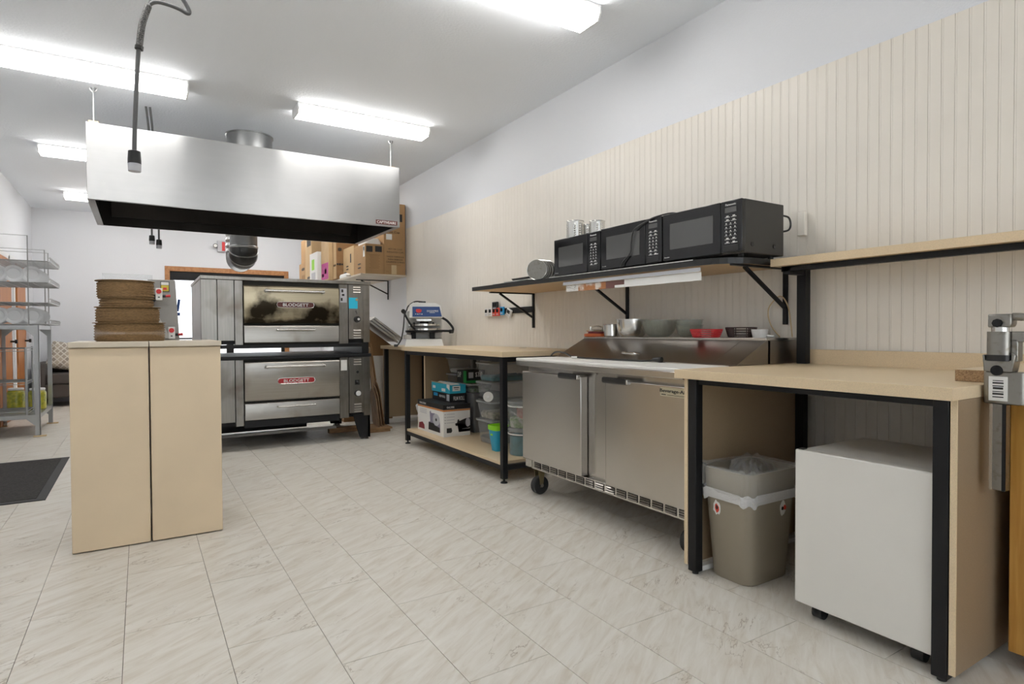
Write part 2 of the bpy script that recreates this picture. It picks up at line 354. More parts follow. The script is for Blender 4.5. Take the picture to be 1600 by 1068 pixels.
# ------------------------------------------------------------------ the room
XL, XR, YB, YF, ZC = -1.43, 3.02, 12.0, -2.6, 3.09
floor = struct('floor', box(XL - .15, XR + .15, YF - .15, YB + .15, -.12, -.003), 'grout')
CW, RL, GAP = .3085, .627, .0011
tile_cache = {}
def tile_mesh(w_, l):
    k = (round(w_, 4), round(l, 4))
    if k not in tile_cache:
        mb = box(0, w_, 0, l, -.0035, 0); me = bpy.data.meshes.new('floor_tile'); me.from_pydata(mb.v, [], mb.f); me.materials.append(MATS['marble']); tile_cache[k] = me
    return tile_cache[k]
near = MB()
for i in range(-7, 8):
    xa, xb = max(XL, .553 + CW * i), min(XR, .553 + CW * (i + 1))
    y = 1.957 + (0 if i % 2 == 0 else .313) - RL * 9
    while y < YB:
        ya, yb = max(YF, y), min(YB, y + RL)
        if yb - ya > .01:
            if y > .35:
                o = bpy.data.objects.new('floor_tile', tile_mesh(xb - xa - 2 * GAP, yb - ya - 2 * GAP)); COL.objects.link(o); o.parent = floor
                o.location = Vector((xa + GAP, ya + GAP, 0)) - floor.location
            else: near.box(xa + GAP, xb - GAP, ya + GAP, yb - GAP, -.0035, 0)
        y += RL
nf = obj('floor_tile_field', near, 'marble', floor); nf['kind'] = 'stuff'
struct('ceiling', box(XL - .15, XR + .15, YF - .15, YB + .15, ZC, ZC + .1), 'ceiling_white')
wr = struct('wall_right', box(XR + .008, XR + .15, YF - .15, YB + .15, -.12, ZC), 'wall_white')
struct('wall_left', box(XL - .15, XL, YF - .15, YB + .15, -.12, ZC), 'wall_white')
WX0, WX1, WZ0, WZ1 = -1.15, 2.75, .55, 2.70          # added window behind the viewer, lets in daylight as fill
struct('wall_front', MB().box(XL, WX0, YF - .15, YF, -.12, ZC).box(WX1, XR + .008, YF - .15, YF, -.12, ZC).box(WX0, WX1, YF - .15, YF, -.12, WZ0).box(WX0, WX1, YF - .15, YF, WZ1, ZC), 'wall_white')
wn = struct('window_1', MB().box(WX0, WX1, YF - .1, YF - .04, WZ0, WZ0 + .06).box(WX0, WX1, YF - .1, YF - .04, WZ1 - .06, WZ1).box(WX0, WX0 + .06, YF - .1, YF - .04, WZ0 + .06, WZ1 - .06).box(WX1 - .06, WX1, YF - .1, YF - .04, WZ0 + .06, WZ1 - .06).box(.77, .83, YF - .1, YF - .04, WZ0 + .06, WZ1 - .06), 'black_metal')
for a, b in ((WX0 + .06, .77), (.83, WX1 - .06)): obj('pane', box(a, b, YF - .074, YF - .066, WZ0 + .06, WZ1 - .06), 'glass_pane', wn)
DX0, DX1, DZ = .375, 2.425, 2.265
struct('wall_back', MB().box(XL, DX0, YB, YB + .15, -.12, ZC).box(DX1, XR + .008, YB, YB + .15, -.12, ZC).box(DX0, DX1, YB, YB + .15, DZ, ZC), 'wall_white')
# bead board: sheets on the wall, each of beaded strips
PITCH, ZT = 1.25 / 24, 2.469
prof = [(0, 0), (.0005, .006), (.0430, .006), (.0436, .0050), (.0442, .0058), (.0472, .0062), (.0502, .0058), (.0508, .0050), (PITCH - .0004, .0058), (PITCH - .0004, 0)]
smb = MB().prism([(-d, y, 0) for y, d in prof], (0, 0, ZT)); sme = bpy.data.meshes.new('bead_strip'); sme.from_pydata(smb.v, [], smb.f); finish(sme); sme.materials.append(MATS['bead_cream'])
for k in range(7):
    y0 = -.526 + 1.25 * k; n = 24 if k < 6 else 10
    sh = obj('wall_panel', box(XR + .006, XR + .010, y0 + .001, y0 + n * PITCH - .001, 0, ZT), 'bead_cream', wr)
    for j in range(n):
        o = bpy.data.objects.new('bead_strip', sme); COL.objects.link(o); o.parent = sh; o.location = Vector((XR + .006, y0 + j * PITCH, 0)) - wr.location
# trim, doors
dr = struct('door_1', MB().box(DX0, DX0 + .075, YB - .03, YB + .12, 0, DZ).box(DX1 - .075, DX1, YB - .03, YB + .12, 0, DZ).box(DX0 + .075, DX1 - .075, YB - .03, YB + .12, DZ - .085, DZ), 'frame_oak', .004)
ax0, ax1, az1 = DX0 + .075, DX1 - .075, DZ - .085
obj('transom_bar', box(ax0, ax1, YB + .01, YB + .09, az1 - .115, az1), 'black_metal', dr)
mid = (ax0 + ax1) / 2
for a, b in ((ax0, mid), (mid, ax1)):
    lf = obj('door_leaf', MB().box(a, a + .06, YB + .02, YB + .07, .01, az1 - .115).box(b - .06, b, YB + .02, YB + .07, .01, az1 - .115).box(a + .06, b - .06, YB + .02, YB + .07, .01, .22).box(a + .06, b - .06, YB + .02, YB + .07, az1 - .15, az1 - .115), 'black_metal', dr)
    obj('pane', box(a + .06, b - .06, YB + .04, YB + .048, .22, az1 - .15), 'glass_pane', lf)
    obj('push_bar', MB().cyl((a + .08, YB - .01, 1.0), (b - .08, YB - .01, 1.0), .015, n=10).box(a + .06, a + .085, YB - .02, YB + .02, .97, 1.03).box(b - .085, b - .06, YB - .02, YB + .02, .97, 1.03), 'black_metal', lf)
d2 = struct('door_2', MB().box(XL, XL + .02, 9.84, 9.92, 0, 2.1).box(XL, XL + .02, 10.2, 10.29, 0, 2.1).box(XL, XL + .02, 10.96, 11.03, 0, 2.1).box(XL, XL + .02, 8.95, 11.03, 2.04, 2.12), 'lamp_white', .002)
for a, b in ((9.0, 9.84), (10.29, 10.96)):
    lf = obj('door_leaf', box(XL + .002, XL + .04, a, b, .01, 2.04), 'door_oak', d2, .003)
    obj('door_handle', MB().cyl((XL + .04, b - .12, 1.0), (XL + .085, b - .12, 1.0), .012, n=8).cyl((XL + .085, b - .12, 1.0), (XL + .11, b - .12, 1.0), .026, n=12), 'black_metal', lf)
obj('track', box(XL + .002, XL + .012, 10.02, 10.07, .01, 2.04), 'bright_steel', d2)
# the yard outside the glazed door
struct('ground', MB().box(-14, 18, YB + .16, 40, -.2, -.02).box(-14, 18, -30, YF - .16, -.2, -.02), 'outside_ground')
tag(obj('yard_wall', box(-14, 18, 22, 22.3, -.02, 1.62), 'outside_wall'), 'pale concrete yard wall seen through the glass of the double door', 'wall')

# ------------------------------------------------------------------ ceiling lamps
def lamp(xc, yc, label):
    t = thing('ceiling_light', label, 'light', (xc, yc, ZC), 'ceiling tube light fixtures')
    L = 1.24; x0, x1 = xc - L / 2, xc + L / 2
    obj('base_pan', box(x0, x1, yc - .113, yc + .113, ZC - .016, ZC - .001), 'lamp_white', t)
    sec = [(-.108, -.016), (-.110, -.044), (-.086, -.088), (.086, -.088), (.110, -.044), (.108, -.016)]
    obj('lens', MB().prism([(x0 + .012, yc + a, ZC + b) for a, b in sec], (L - .024, 0, 0)), 'lamp_lens', t, .006)
    for xa in (x0, x1 - .012):
        obj('end_cap', MB().prism([(xa, yc + a * 1.02, ZC + (b * 1.02 if b < -.02 else b)) for a, b in sec], (.012, 0, 0)), 'lamp_white', t)
spots = {(-.268, 2.94): 'tube light overhead nearest the viewer on the left, above the hanging black cord', (1.80, 2.94): 'tube light at the top edge of the picture, nearest on the right',
 (-.268, 5.473): 'long tube light in front of the steel hood at upper left', (1.80, 5.473): 'tube light over the right end of the steel hood',
 (-.268, 8.03): 'tube light half hidden behind the left end of the hood, the nearer of two', (1.80, 8.03): 'tube light hidden behind the right half of the hood',
 (-.268, 10.5): 'farthest small tube light left of the hood near the back wall', (1.80, 10.5): 'tube light above the glazed double door'}
for (x, y), l in spots.items(): lamp(x, y, l)

# ------------------------------------------------------------------ extraction hood, duct, flue
HX0, HX1, HY0, HY1, HZ0, HZ1 = -.343, 2.262, 5.78, 7.13, 2.163, 2.77
hd = thing('range_hood', 'long stainless steel extraction hood hanging over the pizza ovens', 'hood', ((HX0 + HX1) / 2, (HY0 + HY1) / 2, HZ0))
obj('front_panel', box(HX0, HX1, HY0, HY0 + .012, HZ0, HZ1), 'hood_steel', hd, .002)
obj('back_panel', box(HX0, HX1, HY1 - .012, HY1, HZ0, HZ1), 'hood_steel', hd)
obj('side_panel', box(HX0, HX0 + .012, HY0 + .012, HY1 - .012, HZ0, HZ1), 'hood_steel', hd)
obj('side_panel', box(HX1 - .012, HX1, HY0 + .012, HY1 - .012, HZ0, HZ1), 'hood_steel', hd)
obj('top_panel', box(HX0 + .012, HX1 - .012, HY0 + .012, HY1 - .012, HZ1 - .012, HZ1), 'hood_steel', hd)
obj('bottom_lip', MB().box(HX0 + .012, HX0 + .05, HY0 + .012, HY1 - .012, HZ0, HZ0 + .004).box(HX1 - .05, HX1 - .012, HY0 + .012, HY1 - .012, HZ0, HZ0 + .004).box(HX0 + .05, HX1 - .05, HY0 + .012, HY0 + .03, HZ0, HZ0 + .004), 'hood_steel', hd)
a = .05
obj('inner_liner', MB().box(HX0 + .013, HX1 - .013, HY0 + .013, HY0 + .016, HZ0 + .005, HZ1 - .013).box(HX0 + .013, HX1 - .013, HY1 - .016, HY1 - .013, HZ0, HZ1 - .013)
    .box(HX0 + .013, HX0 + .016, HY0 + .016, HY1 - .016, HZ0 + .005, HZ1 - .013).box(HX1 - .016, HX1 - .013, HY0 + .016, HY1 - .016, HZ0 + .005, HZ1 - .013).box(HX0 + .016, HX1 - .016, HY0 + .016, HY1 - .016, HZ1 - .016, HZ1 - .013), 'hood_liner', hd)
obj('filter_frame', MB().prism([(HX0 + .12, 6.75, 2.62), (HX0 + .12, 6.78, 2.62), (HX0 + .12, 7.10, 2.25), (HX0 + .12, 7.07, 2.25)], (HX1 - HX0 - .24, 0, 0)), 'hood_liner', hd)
pl = obj('name_plate', box(2.01, 2.235, HY0 - .003, HY0, 2.18, 2.222), 'badge_dark', hd)
text('CAPTIVEAIRE', .20, .026, 'white_print', pl, (2.122, HY0 - .003, 2.201), XY)
for x, y in ((-.297, 5.915), (2.236, 5.955), (-.297, 6.98), (2.236, 6.98)):
    obj('hanger_block', box(x - .035, x + .035, y - .045, y + .045, HZ1, HZ1 + .04), 'tag_tan', hd, .003)
    rd = obj('hanger_rod', MB().cyl((x, y, HZ1 + .03), (x, y, ZC), .007, n=10), 'galvanized', hd)
    obj('hook', MB().tube([(x, y, ZC - .04), (x + .02, y, ZC - .02), (x + .022, y, ZC - .002)], .006, 6).tube([(x, y, ZC - .04), (x - .02, y, ZC - .02), (x - .022, y, ZC - .002)], .006, 6), 'galvanized', rd)
du = thing('exhaust_duct', 'round galvanized duct rising from the hood into the ceiling', 'duct', (.97, 6.58, HZ1))
obj('pipe', MB().cyl((.97, 6.58, HZ1), (.97, 6.58, ZC), .215, n=40, cap=False), 'galvanized', du)
obj('collar', MB().lathe(.97, 6.58, [(.216, ZC - .012), (.226, ZC - .010), (.226, ZC - .001), (.216, ZC - .001)], 40, False, False), 'galvanized', du)
obj('collar', MB().lathe(.97, 6.58, [(.216, HZ1 + .025), (.24, HZ1 + .001)], 40, False, False), 'galvanized', du)
fl = thing('flue_pipe', 'dark round flue elbow hanging below the back edge of the hood', 'pipe', (1.035, 7.6, 1.84))
def elbow(c, r, d0, d1, bend, n):
    return [Vector(c) + Vector(d0) * (bend * math.sin(R(90) * k / n)) + Vector(d1) * (bend * (1 - math.cos(R(90) * k / n))) for k in range(n + 1)]
hv = Vector((.03, 1, 0)).normalized(); top = Vector((1.035, 7.55, 2.09)); r0 = .148
obj('vertical_pipe', MB().cyl(top, (top.x, top.y, ZC), r0, n=28, cap=False), 'flue_grey', fl)
obj('bead_ring', MB().lathe(top.x, top.y, [(r0, 2.075), (r0 + .008, 2.082), (r0 + .008, 2.098), (r0, 2.105)], 28, False, False), 'galvanized', fl)
path = elbow(top, r0, (0, 0, -1), hv, .10, 6)
obj('elbow', MB().tube(path, r0 + .002, 28, False), 'duct_black', fl)
for k in (2, 4):
    d = (path[k + 1] - path[k - 1]).normalized(); obj('seam_ring', MB().cyl(path[k] - d * .006, path[k] + d * .006, r0 + .009, n=28), 'galvanized', fl)
e1 = path[-1] + hv * .30; obj('horizontal_pipe', MB().cyl(path[-1], e1, r0, n=28, cap=False), 'duct_black', fl)
p2 = elbow(e1, r0, hv, (0, 0, 1), .10, 6); obj('rear_elbow', MB().tube(p2, r0 + .002, 28, False), 'duct_black', fl)
rr = MB(); z = p2[-1].z; ring = []
for k in range(26): ring.append((r0 * (.96 if k % 2 else 1.04), z + k * .036))
rr.lathe(p2[-1].x, p2[-1].y, [q for q in ring if q[1] < ZC], 28, False, False); obj('ribbed_pipe', rr, 'galvanized', fl)

# ------------------------------------------------------------------ hanging power cords
def plug(t, x, y, z, s=1):
    obj('connector', MB().lathe(x, y, [(.010 * s, z + .05 * s), (.022 * s, z + .045 * s), (.024 * s, z + .01 * s), (.024 * s, z - .005 * s)], 14), 'black_plastic', t)
    obj('connector_face', MB().lathe(x, y, [(.0235 * s, z - .005 * s), (.0225 * s, z - .035 * s)], 14), 'silver_print', t)
c = thing('power_cord', 'near black power cord hanging from the ceiling in front of the hood, with braided grip', 'cord', (.05, 3.0, 2.5), 'power cord drops')
pts = [(-.011, 3, 1.86), (-.008, 3, 1.968), (0, 3, 2.132), (.006, 3, 2.241), (.012, 3, 2.317), (.024, 3, 2.407), (.039, 3, 2.465), (.053, 3, 2.503), (.08, 3, 2.522), (.12, 3, 2.523), (.164, 3, 2.516), (.194, 3, 2.505), (.203, 3, 2.515), (.19, 3, 2.544), (.167, 3, 2.585), (.11, 3.02, 2.75), (.06, 3.03, 2.95), (.05, 3.03, ZC - .004)]
obj('cable', MB().tube(spline(pts), .0085, 10), 'cable_grey', c)
obj('braided_grip', MB().tube(spline([(.012, 3, 2.31), (.024, 3, 2.407), (.039, 3, 2.465), (.050, 3, 2.50)]), [.0135] * 18 + [.011], 12), 'braid', c)
obj('grip_tie', MB().cyl((.0115, 3, 2.303), (.0135, 3, 2.318), .0165, n=10), 'black_plastic', c)
obj('hook_wire', MB().tube([(.05, 3, 2.495), (.054, 3, 2.53), (.052, 3.0, 2.75), (.05, 3.0, ZC - .002)], .003, 6), 'galvanized', c)
obj('ceiling_plate', MB().cyl((.05, 3.03, ZC - .012), (.05, 3.03, ZC - .001), .05, n=16), 'lamp_white', c)
plug(c, -.011, 3.0, 1.822, 1.05)
for i, (x, z, l) in enumerate(((.118, 2.075, 'thin black cord drop behind the hood, the left and lower hanging of the pair'), (.182, 2.035, 'thin black cord drop behind the hood, the right one of the pair'))):
    c = thing('power_cord', l, 'cord', (x, 7.35, ZC), 'power cord drops')
    obj('cable', MB().tube(spline([(.069 + .03 * i, 6.167, ZC - .001), (.09 + .03 * i, 6.35, 2.93), (.10 + .03 * i, 6.9, 2.84), (x, 7.3, 2.80), (x, 7.36, 2.6), (x, 7.36, z + .04)]), .009, 8), 'cable_grey', c)
    plug(c, x, 7.36, z, 1.15)

# ------------------------------------------------------------------ double deck ovens
OY = 5.97; OYB = 7.12
def oven(z0, z1, label, upper):
    """z0/z1: bottom of the front posts and top of the shell"""
    t = thing('deck_oven', label, 'oven', (1.23, 6.55, z0))
    X = [.46, .59, .735, .81, 1.683, 1.783, 1.93, 2.002]
    body_m = 'oven_steel'
    zt = z1
    obj('shell', MB().box(X[0] + .004, X[-1] - .004, OY + .055, OYB, z0 + .045, zt - .032), 'oven_side', t)
    obj('lid', box(X[0] - .004, X[-1] + .008, OY - .02, OYB, zt - .032, zt), 'oven_steel' if upper else 'black_metal', t, .004)
    obj('corner_post', box(X[0], X[1], OY, OY + .055, z0 + .04, zt - .032), body_m, t, .003)
    obj('side_panel', box(X[1] + .004, X[2] - .004, OY + .004, OY + .055, z0 + .04, zt - .032), body_m, t, .002)
    obj('door_post', box(X[2], X[3] - .006, OY - .002, OY + .055, z0, zt - .032), body_m, t, .003)
    obj('door_post', box(X[4] + .006, X[5] - .004, OY - .002, OY + .055, z0, zt - .032), body_m, t, .003)
    obj('corner_post', box(X[6] + .002, X[7], OY, OY + .055, z0 + .01, zt - .032), body_m, t, .003)
    obj('header', box(X[3] - .006, X[4] + .006, OY + .03, OY + .055, z0, zt - .032), 'soot', t)
    if upper: dz1, dz0, wz1, wz0 = 1.538, 1.187, 1.170, 1.006
    else: dz1, dz0, wz1, wz0 = .826, .462, .445, .285
    m = 'oven_sooty' if upper else 'oven_door'
    # door: rolled top edge, slightly bowed front
    sec = [(OY + .03, dz0), (OY - .012, dz0), (OY - .022, dz0 + .02), (OY - .026, dz1 - .05), (OY - .022, dz1 - .014), (OY - .008, dz1), (OY + .03, dz1)]
    d = obj('door', MB().prism([(X[3], y, z) for y, z in sec], (X[4] - X[3], 0, 0)), m, t, .003)
    hz = dz1 - .048
    obj('handle', MB().tube(spline([(.995, OY - .02, hz), (1.0, OY - .06, hz), (1.03, OY - .064, hz), (1.49, OY - .064, hz), (1.52, OY - .06, hz), (1.525, OY - .02, hz)], 4), .011, 10), 'bright_steel', d)
    for x in (1.0, 1.52): obj('handle_boss', MB().cyl((x, OY - .066, hz), (x, OY - .02, hz), .017, n=12), 'oven_steel', d)
    bz = (dz0 + dz1) / 2 - (.0 if upper else .005); by = OY - .0255
    pts = [(1.095, bz), (1.105, bz + .022), (1.13, bz + .026), (1.405, bz + .026), (1.43, bz + .022), (1.44, bz), (1.43, bz - .022), (1.405, bz - .026), (1.13, bz - .026), (1.105, bz - .022)]
    bd = obj('badge', MB().prism([(x, by - .004, zz) for x, zz in pts], (0, .006, 0)), 'badge_dark' if upper else 'badge_red', d, .0015)
    text('BLODGETT', .235, .030, 'white_print', bd, (1.268, by - .004, bz), XY, depth=.003, bold=.01)
    obj('badge_rim', MB().tube([(x, by - .004, zz) for x, zz in pts + pts[:1]], .0025, 6), 'bright_steel', bd)
    sec = [(OY + .03, wz0), (OY - .016, wz0), (OY - .018, wz1 - .03), (OY - .012, wz1 - .006), (OY + .03, wz1)]
    d = obj('lower_door', MB().prism([(X[3], y, z) for y, z in sec], (X[4] - X[3], 0, 0)), 'oven_door', t, .003)
    hz = wz1 - .045
    obj('handle', MB().tube(spline([(1.095, OY - .015, hz), (1.10, OY - .05, hz), (1.12, OY - .052, hz), (1.41, OY - .052, hz), (1.43, OY - .05, hz), (1.435, OY - .015, hz)], 4), .009, 10), 'bright_steel', d)
    # control panel on the right
    cp = obj('control_panel', box(X[5], X[6], OY - .006, OY + .055, z0 + .045, zt - .034), 'oven_steel', t, .002)
    for zz in (zt - .075, z0 + .09):
        for k in range(4):
            obj('vent_slot', MB().prism([(1.83, OY - .006, zz + k * .025 - .035), (1.83, OY - .016, zz + k * .025 - .038), (1.83, OY - .006, zz + k * .025 - .024)], (.075, 0, 0)), 'oven_door', cp)
    kz = z0 + .245
    kn = obj('dial', MB().cyl((1.868, OY - .006, kz), (1.868, OY - .032, kz), .034, .030, 20), 'black_plastic', cp)
    obj('dial_cap', MB().cyl((1.868 + (.008 if upper else 0), OY - .032, kz), (1.868 + (.008 if upper else 0), OY - .038, kz), .012 if upper else .026, n=16), 'key_white', kn)
    obj('indicator', MB().cyl((1.866, OY - .006, zt - .185), (1.866, OY - .016, zt - .185), .013, n=14), 'black_plastic' if not upper else 'brass', cp)
    if upper:
        obj('sticker', box(1.786, 1.875, OY - .0075, OY - .006, z1 - .275, z1 - .165), 'sticker_cyan', cp)
        obj('knob', MB().cyl((1.865, OY - .006, z1 - .30), (1.865, OY - .03, z1 - .30), .016, .012, 12).box(1.859, 1.871, OY - .036, OY - .006, z1 - .335, z1 - .30), 'cast_steel', cp)
        obj('data_plate', box(1.70, 1.765, OY - .0045, OY - .002, z1 - .215, z1 - .075), 'silver_print', t)
        for k, (px, pz, w_, h_) in enumerate(((1.722, -.10, .02, .03), (1.73, -.14, .025, .02), (1.715, -.185, .018, .03))): obj('plate_print', box(px - w_ / 2, px + w_ / 2, OY - .0055, OY - .0045, z1 + pz - h_ / 2, z1 + pz + h_ / 2), 'black_print', t)
    else:
        obj('toggle', MB().cyl((1.862, OY - .006, kz + .11), (1.858, OY - .04, kz + .12), .022, .012, 10).box(1.84, 1.886, OY - .012, OY - .006, kz + .085, kz + .135), 'black_plastic', cp)
        obj('data_plate', box(1.70, 1.762, OY - .0045, OY - .002, z1 - .165, z1 - .06), 'label_white', t)
    return t
ov = oven(.985, 1.612, 'upper deck oven with sooty stained door and turquoise sticker', True)
for a, b in ((.745, .80), (1.695, 1.775)): obj('rivet_plate', box(a, b, OY - .004, OY - .002, .99, 1.02), 'oven_steel', ov)
lo = oven(.235, .88, 'lower deck oven with clean red badge and black splayed legs', False)
for a, b in ((1.93, 2.0), (.46, .53)): obj('spacer_leg', box(a, b, OY + .04, OYB - .05, .881, 1.03), 'black_metal', ov)
obj('spacer_rail', box(.53, 1.93, OY + .05, OY + .09, .99, 1.03), 'black_metal', ov)
obj('base_frame', MB().box(.47, 2.0, OY + .06, OYB, .235, .279).box(.81, 1.683, OY + .005, OY + .06, .215, .279), 'black_metal', lo)
for sx, x in ((1, 2.0), (-1, .46)):
    for sy, y in ((1, OY + .01), (-1, OYB - .01)):
        xx = lambda d: x - sx * d
        obj('leg', MB().prism([(xx(0), y, .27), (xx(.19), y, .27), (xx(.17), y, .245), (xx(.105), y, .022), (xx(0), y, .022)], (0, sy * .022, 0)).prism([(x, y, .27), (x, y + sy * .16, .27), (x, y + sy * .10, .022), (x, y, .022)], (-sx * .022, 0, 0)).cyl((xx(.05), y + sy * .05, .02), (xx(.05), y + sy * .05, .06), .012, n=8), 'black_metal', lo)
        obj('foot', MB().cyl((xx(.045), y + sy * .045, 0), (xx(.045), y + sy * .045, .022), .045, .03, 14), 'cast_steel', lo)
obj('stretcher', MB().box(.55, 1.72, OY + .25, OY + .28, .10, .125), 'sheeter_grey', lo)
obj('rear_shield', box(.47, 1.62, OYB - .03, OYB - .01, .012, .234), 'black_metal', lo)  # added panel, keeps daylight from behind off the floor under the oven
obj('base_band', box(.47, 1.995, OY + .02, OY + .05, .952, .986), 'black_metal', ov)

# ------------------------------------------------------------------ two beige cabinets in front, cardboard circle stacks on top
def cabinet(x0, x1, label):
    t = thing('base_cabinet', label, 'cabinet', ((x0 + x1) / 2, 3.94, 0), 'beige base cabinets')
    y0, y1 = 3.66, 4.24
    obj('body', box(x0 + .002, x1 - .002, y0 + .004, y1, .012, 1.028), 'cabinet_beige', t)
    obj('front_panel', box(x0 + .003, x1 - .003, y0 - .014, y0 + .003, .006, 1.024), 'cabinet_beige', t, .003)
    obj('top', box(x0, x1, y0 - .03, y1 + .01, 1.028, 1.056), 'cabinet_top', t, .003)
    obj('plinth', box(x0 + .01, x1 - .01, y0 + .02, y1 - .02, 0, .012), 'black_metal', t)
cabinet(-.304, .0355, 'left one of two tall beige cabinets, below the cardboard circles')
cabinet(.0385, .378, 'right one of two tall beige cabinets, nearer the ovens')
def disc_stack(cx, cy, r, z0, z1, label, seed):
    rnd = random.Random(seed); mb = MB(); n = max(6, int((z1 - z0) / .0038)); h = (z1 - z0) / n
    for i in range(n):
        sag = .004 * math.sin(i * 1.7 + seed); rr_ = r + rnd.uniform(-.0007, .0006); ox, oy = rnd.uniform(-.0007, .0007) + sag * .7, rnd.uniform(-.001, .001)
        if i == n - 1: rr_ = r + .007
        if i in (0, n - 2, n - 3): rr_ = r - .006
        mb.lathe(cx + ox, cy + oy, [(rr_, z0 + i * h + .0003), (rr_, z0 + (i + 1) * h - .0006)], 40)
    o = obj('cardboard_circle_stack', mb, 'corrugated'); tag(o, label, 'cardboard', 'stacks of corrugated cardboard circles'); return o
disc_stack(-.047, 3.95, .166, 1.0565, 1.158, 'widest bottom stack of brown corrugated cardboard circles', 1)
disc_stack(-.056, 3.95, .150, 1.159, 1.244, 'second stack from below of brown cardboard circles', 2)
disc_stack(-.060, 3.95, .128, 1.245, 1.293, 'thin third stack of brown cardboard circles', 3)
disc_stack(-.064, 3.95, .134, 1.294, 1.388, 'topmost tall stack of brown cardboard circles with overhanging top sheet', 4)

# ------------------------------------------------------------------ dough sheeter behind the cabinets
s = thing('dough_sheeter', 'grey dough sheeter with clear guard and red safety buttons behind the cabinets', 'machine', (.1, 5.1, 0))
obj('pedestal', box(-.16, .22, 4.95, 5.35, .02, 1.04), 'sheeter_grey', s, .004)
obj('pedestal_foot', MB().box(-.2, .26, 4.92, 5.38, 0, .02), 'black_metal', s)
obj('body', MB().prism([(.06, 5.0, 1.04), (.245, 5.0, 1.04), (.232, 5.0, 1.28), (.222, 5.0, 1.485), (.05, 5.0, 1.485)], (0, .34, 0)), 'sheeter_grey', s, .005)
obj('upper_chute', MB().prism([(-.16, 4.94, 1.375), (.06, 4.94, 1.36), (.085, 4.94, 1.345), (.085, 4.94, 1.325), (-.16, 4.94, 1.35)], (0, .30, 0)), 'sheeter_light', s, .003)
obj('lower_chute', MB().prism([(-.02, 4.93, 1.345), (.06, 4.93, 1.335), (.185, 4.93, 1.06), (-.1, 4.93, 1.06)], (0, .06, 0)), 'sheeter_light', s, .003)
obj('chute_bracket', MB().prism([(.03, 4.92, 1.36), (.10, 4.92, 1.375), (.10, 4.92, 1.335), (.075, 4.92, 1.30)], (0, .05, 0)), 'black_metal', s)
obj('clear_guard', MB().box(-.215, -.211, 4.94, 5.3, 1.05, 1.51).box(.075, .079, 4.94, 4.99, 1.34, 1.50).box(-.215, .079, 4.936, 4.94, 1.30, 1.51).box(-.215, .079, 4.94, 5.3, 1.506, 1.51), 'acrylic', s)
for x, z in ((.115, 1.375), (.19, 1.10)):
    bx_ = obj('switch_box', box(x - .02, x + .022, 4.90, 4.95, z - .042, z + .042), 'white_plastic', s, .003)
    obj('stop_button', MB().cyl((x, 4.90, z + .018), (x, 4.89, z + .018), .0165, n=16), 'emblem_red', bx_)
    obj('key_slot', MB().box(x - .006, x + .006, 4.898, 4.90, z - .026, z - .018), 'black_print', bx_)
    obj('lever', MB().cyl((x + .022, 4.93, z - .012), (x + .042, 4.93, z - .012), .010, n=10), 'black_plastic', bx_)
    obj('lever_grip', MB().cyl((x + .042, 4.93, z - .012), (x + .072, 4.93, z - .010), .008, .010, 10), 'red_plastic', bx_)
st = obj('warning_sticker', box(.128, .184, 4.996, 5.0, 1.398, 1.472), 'black_print', s)
obj('sticker_field', MB().box(.132, .180, 4.9945, 4.996, 1.402, 1.445), 'yellow_label', st); obj('sticker_field', MB().box(.132, .180, 4.9945, 4.996, 1.447, 1.468), 'label_white', st)
obj('sticker_mark', MB().box(.145, .167, 4.993, 4.9945, 1.412, 1.428), 'emblem_red', st)
obj('side_knob', MB().cyl((.232, 5.1, 1.24), (.255, 5.1, 1.24), .012, n=10).cyl((.238, 5.1, 1.26), (.25, 5.1, 1.35), .009, n=10), 'label_blue', s)

# ------------------------------------------------------------------ floor mat
m_ = thing('door_mat', 'black ribbed rubber mat lying on the tiles at the left edge', 'mat', (-1.0, 5.76, 0))
obj('mat_field', box(-1.36, -.60, 5.01, 6.50, .001, .009), 'mat_black', m_, .003)
obj('mat_border', MB().box(-1.40, -.547, 4.957, 5.01, 0, .006).box(-1.40, -.547, 6.50, 6.553, 0, .006).box(-1.40, -1.36, 5.01, 6.50, 0, .006).box(-.60, -.547, 5.01, 6.50, 0, .006), 'rubber', m_)

# ------------------------------------------------------------------ right-hand bench with end panels, backsplash and shelf above
BZ = .923
b = thing('work_bench', 'nearest speckled tan laminate work bench with black legs, over the white freezer', 'bench', (2.53, 1.36, 0))
obj('worktop', box(2.06, 2.985, .813, 1.908, BZ - .039, BZ), 'laminate', b, .0015)
obj('backsplash', box(2.985, 3.012, .60, 1.90, BZ - .039, .998), 'laminate', b, .001)
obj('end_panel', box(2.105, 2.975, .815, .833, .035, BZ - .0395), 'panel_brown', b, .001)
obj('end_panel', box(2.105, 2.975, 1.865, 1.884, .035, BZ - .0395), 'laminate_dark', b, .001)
obj('edge_band', box(2.10, 2.1045, .815, .833, .035, BZ - .0395), 'laminate', b)
obj('edge_band', box(2.10, 2.1045, 1.865, 1.884, .035, BZ - .0395), 'laminate', b)
for y in (.837, 1.817):
    for x in (2.10, 2.91): obj('leg', box(x, x + .045, y, y + .045, .012, BZ - .04), 'black_metal', b, .003)
    for x in (2.122, 2.932): obj('leveling_foot', MB().cyl((x, y + .022, 0), (x, y + .022, .014), .014, n=12), 'rubber', b)
    obj('floor_rail', box(2.145, 2.91, y, y + .03, .012, .034), 'white_plastic', b)
obj('front_rail', box(2.115, 2.14, .882, 1.817, BZ - .065, BZ - .04), 'black_metal', b)
obj('rear_rail', box(2.92, 2.945, .882, 1.817, BZ - .065, BZ - .04), 'black_metal', b)
rs = thing('bench_shelf', 'long tan laminate shelf on black rail and post above the near bench', 'shelf', (2.89, 1.2, BZ))
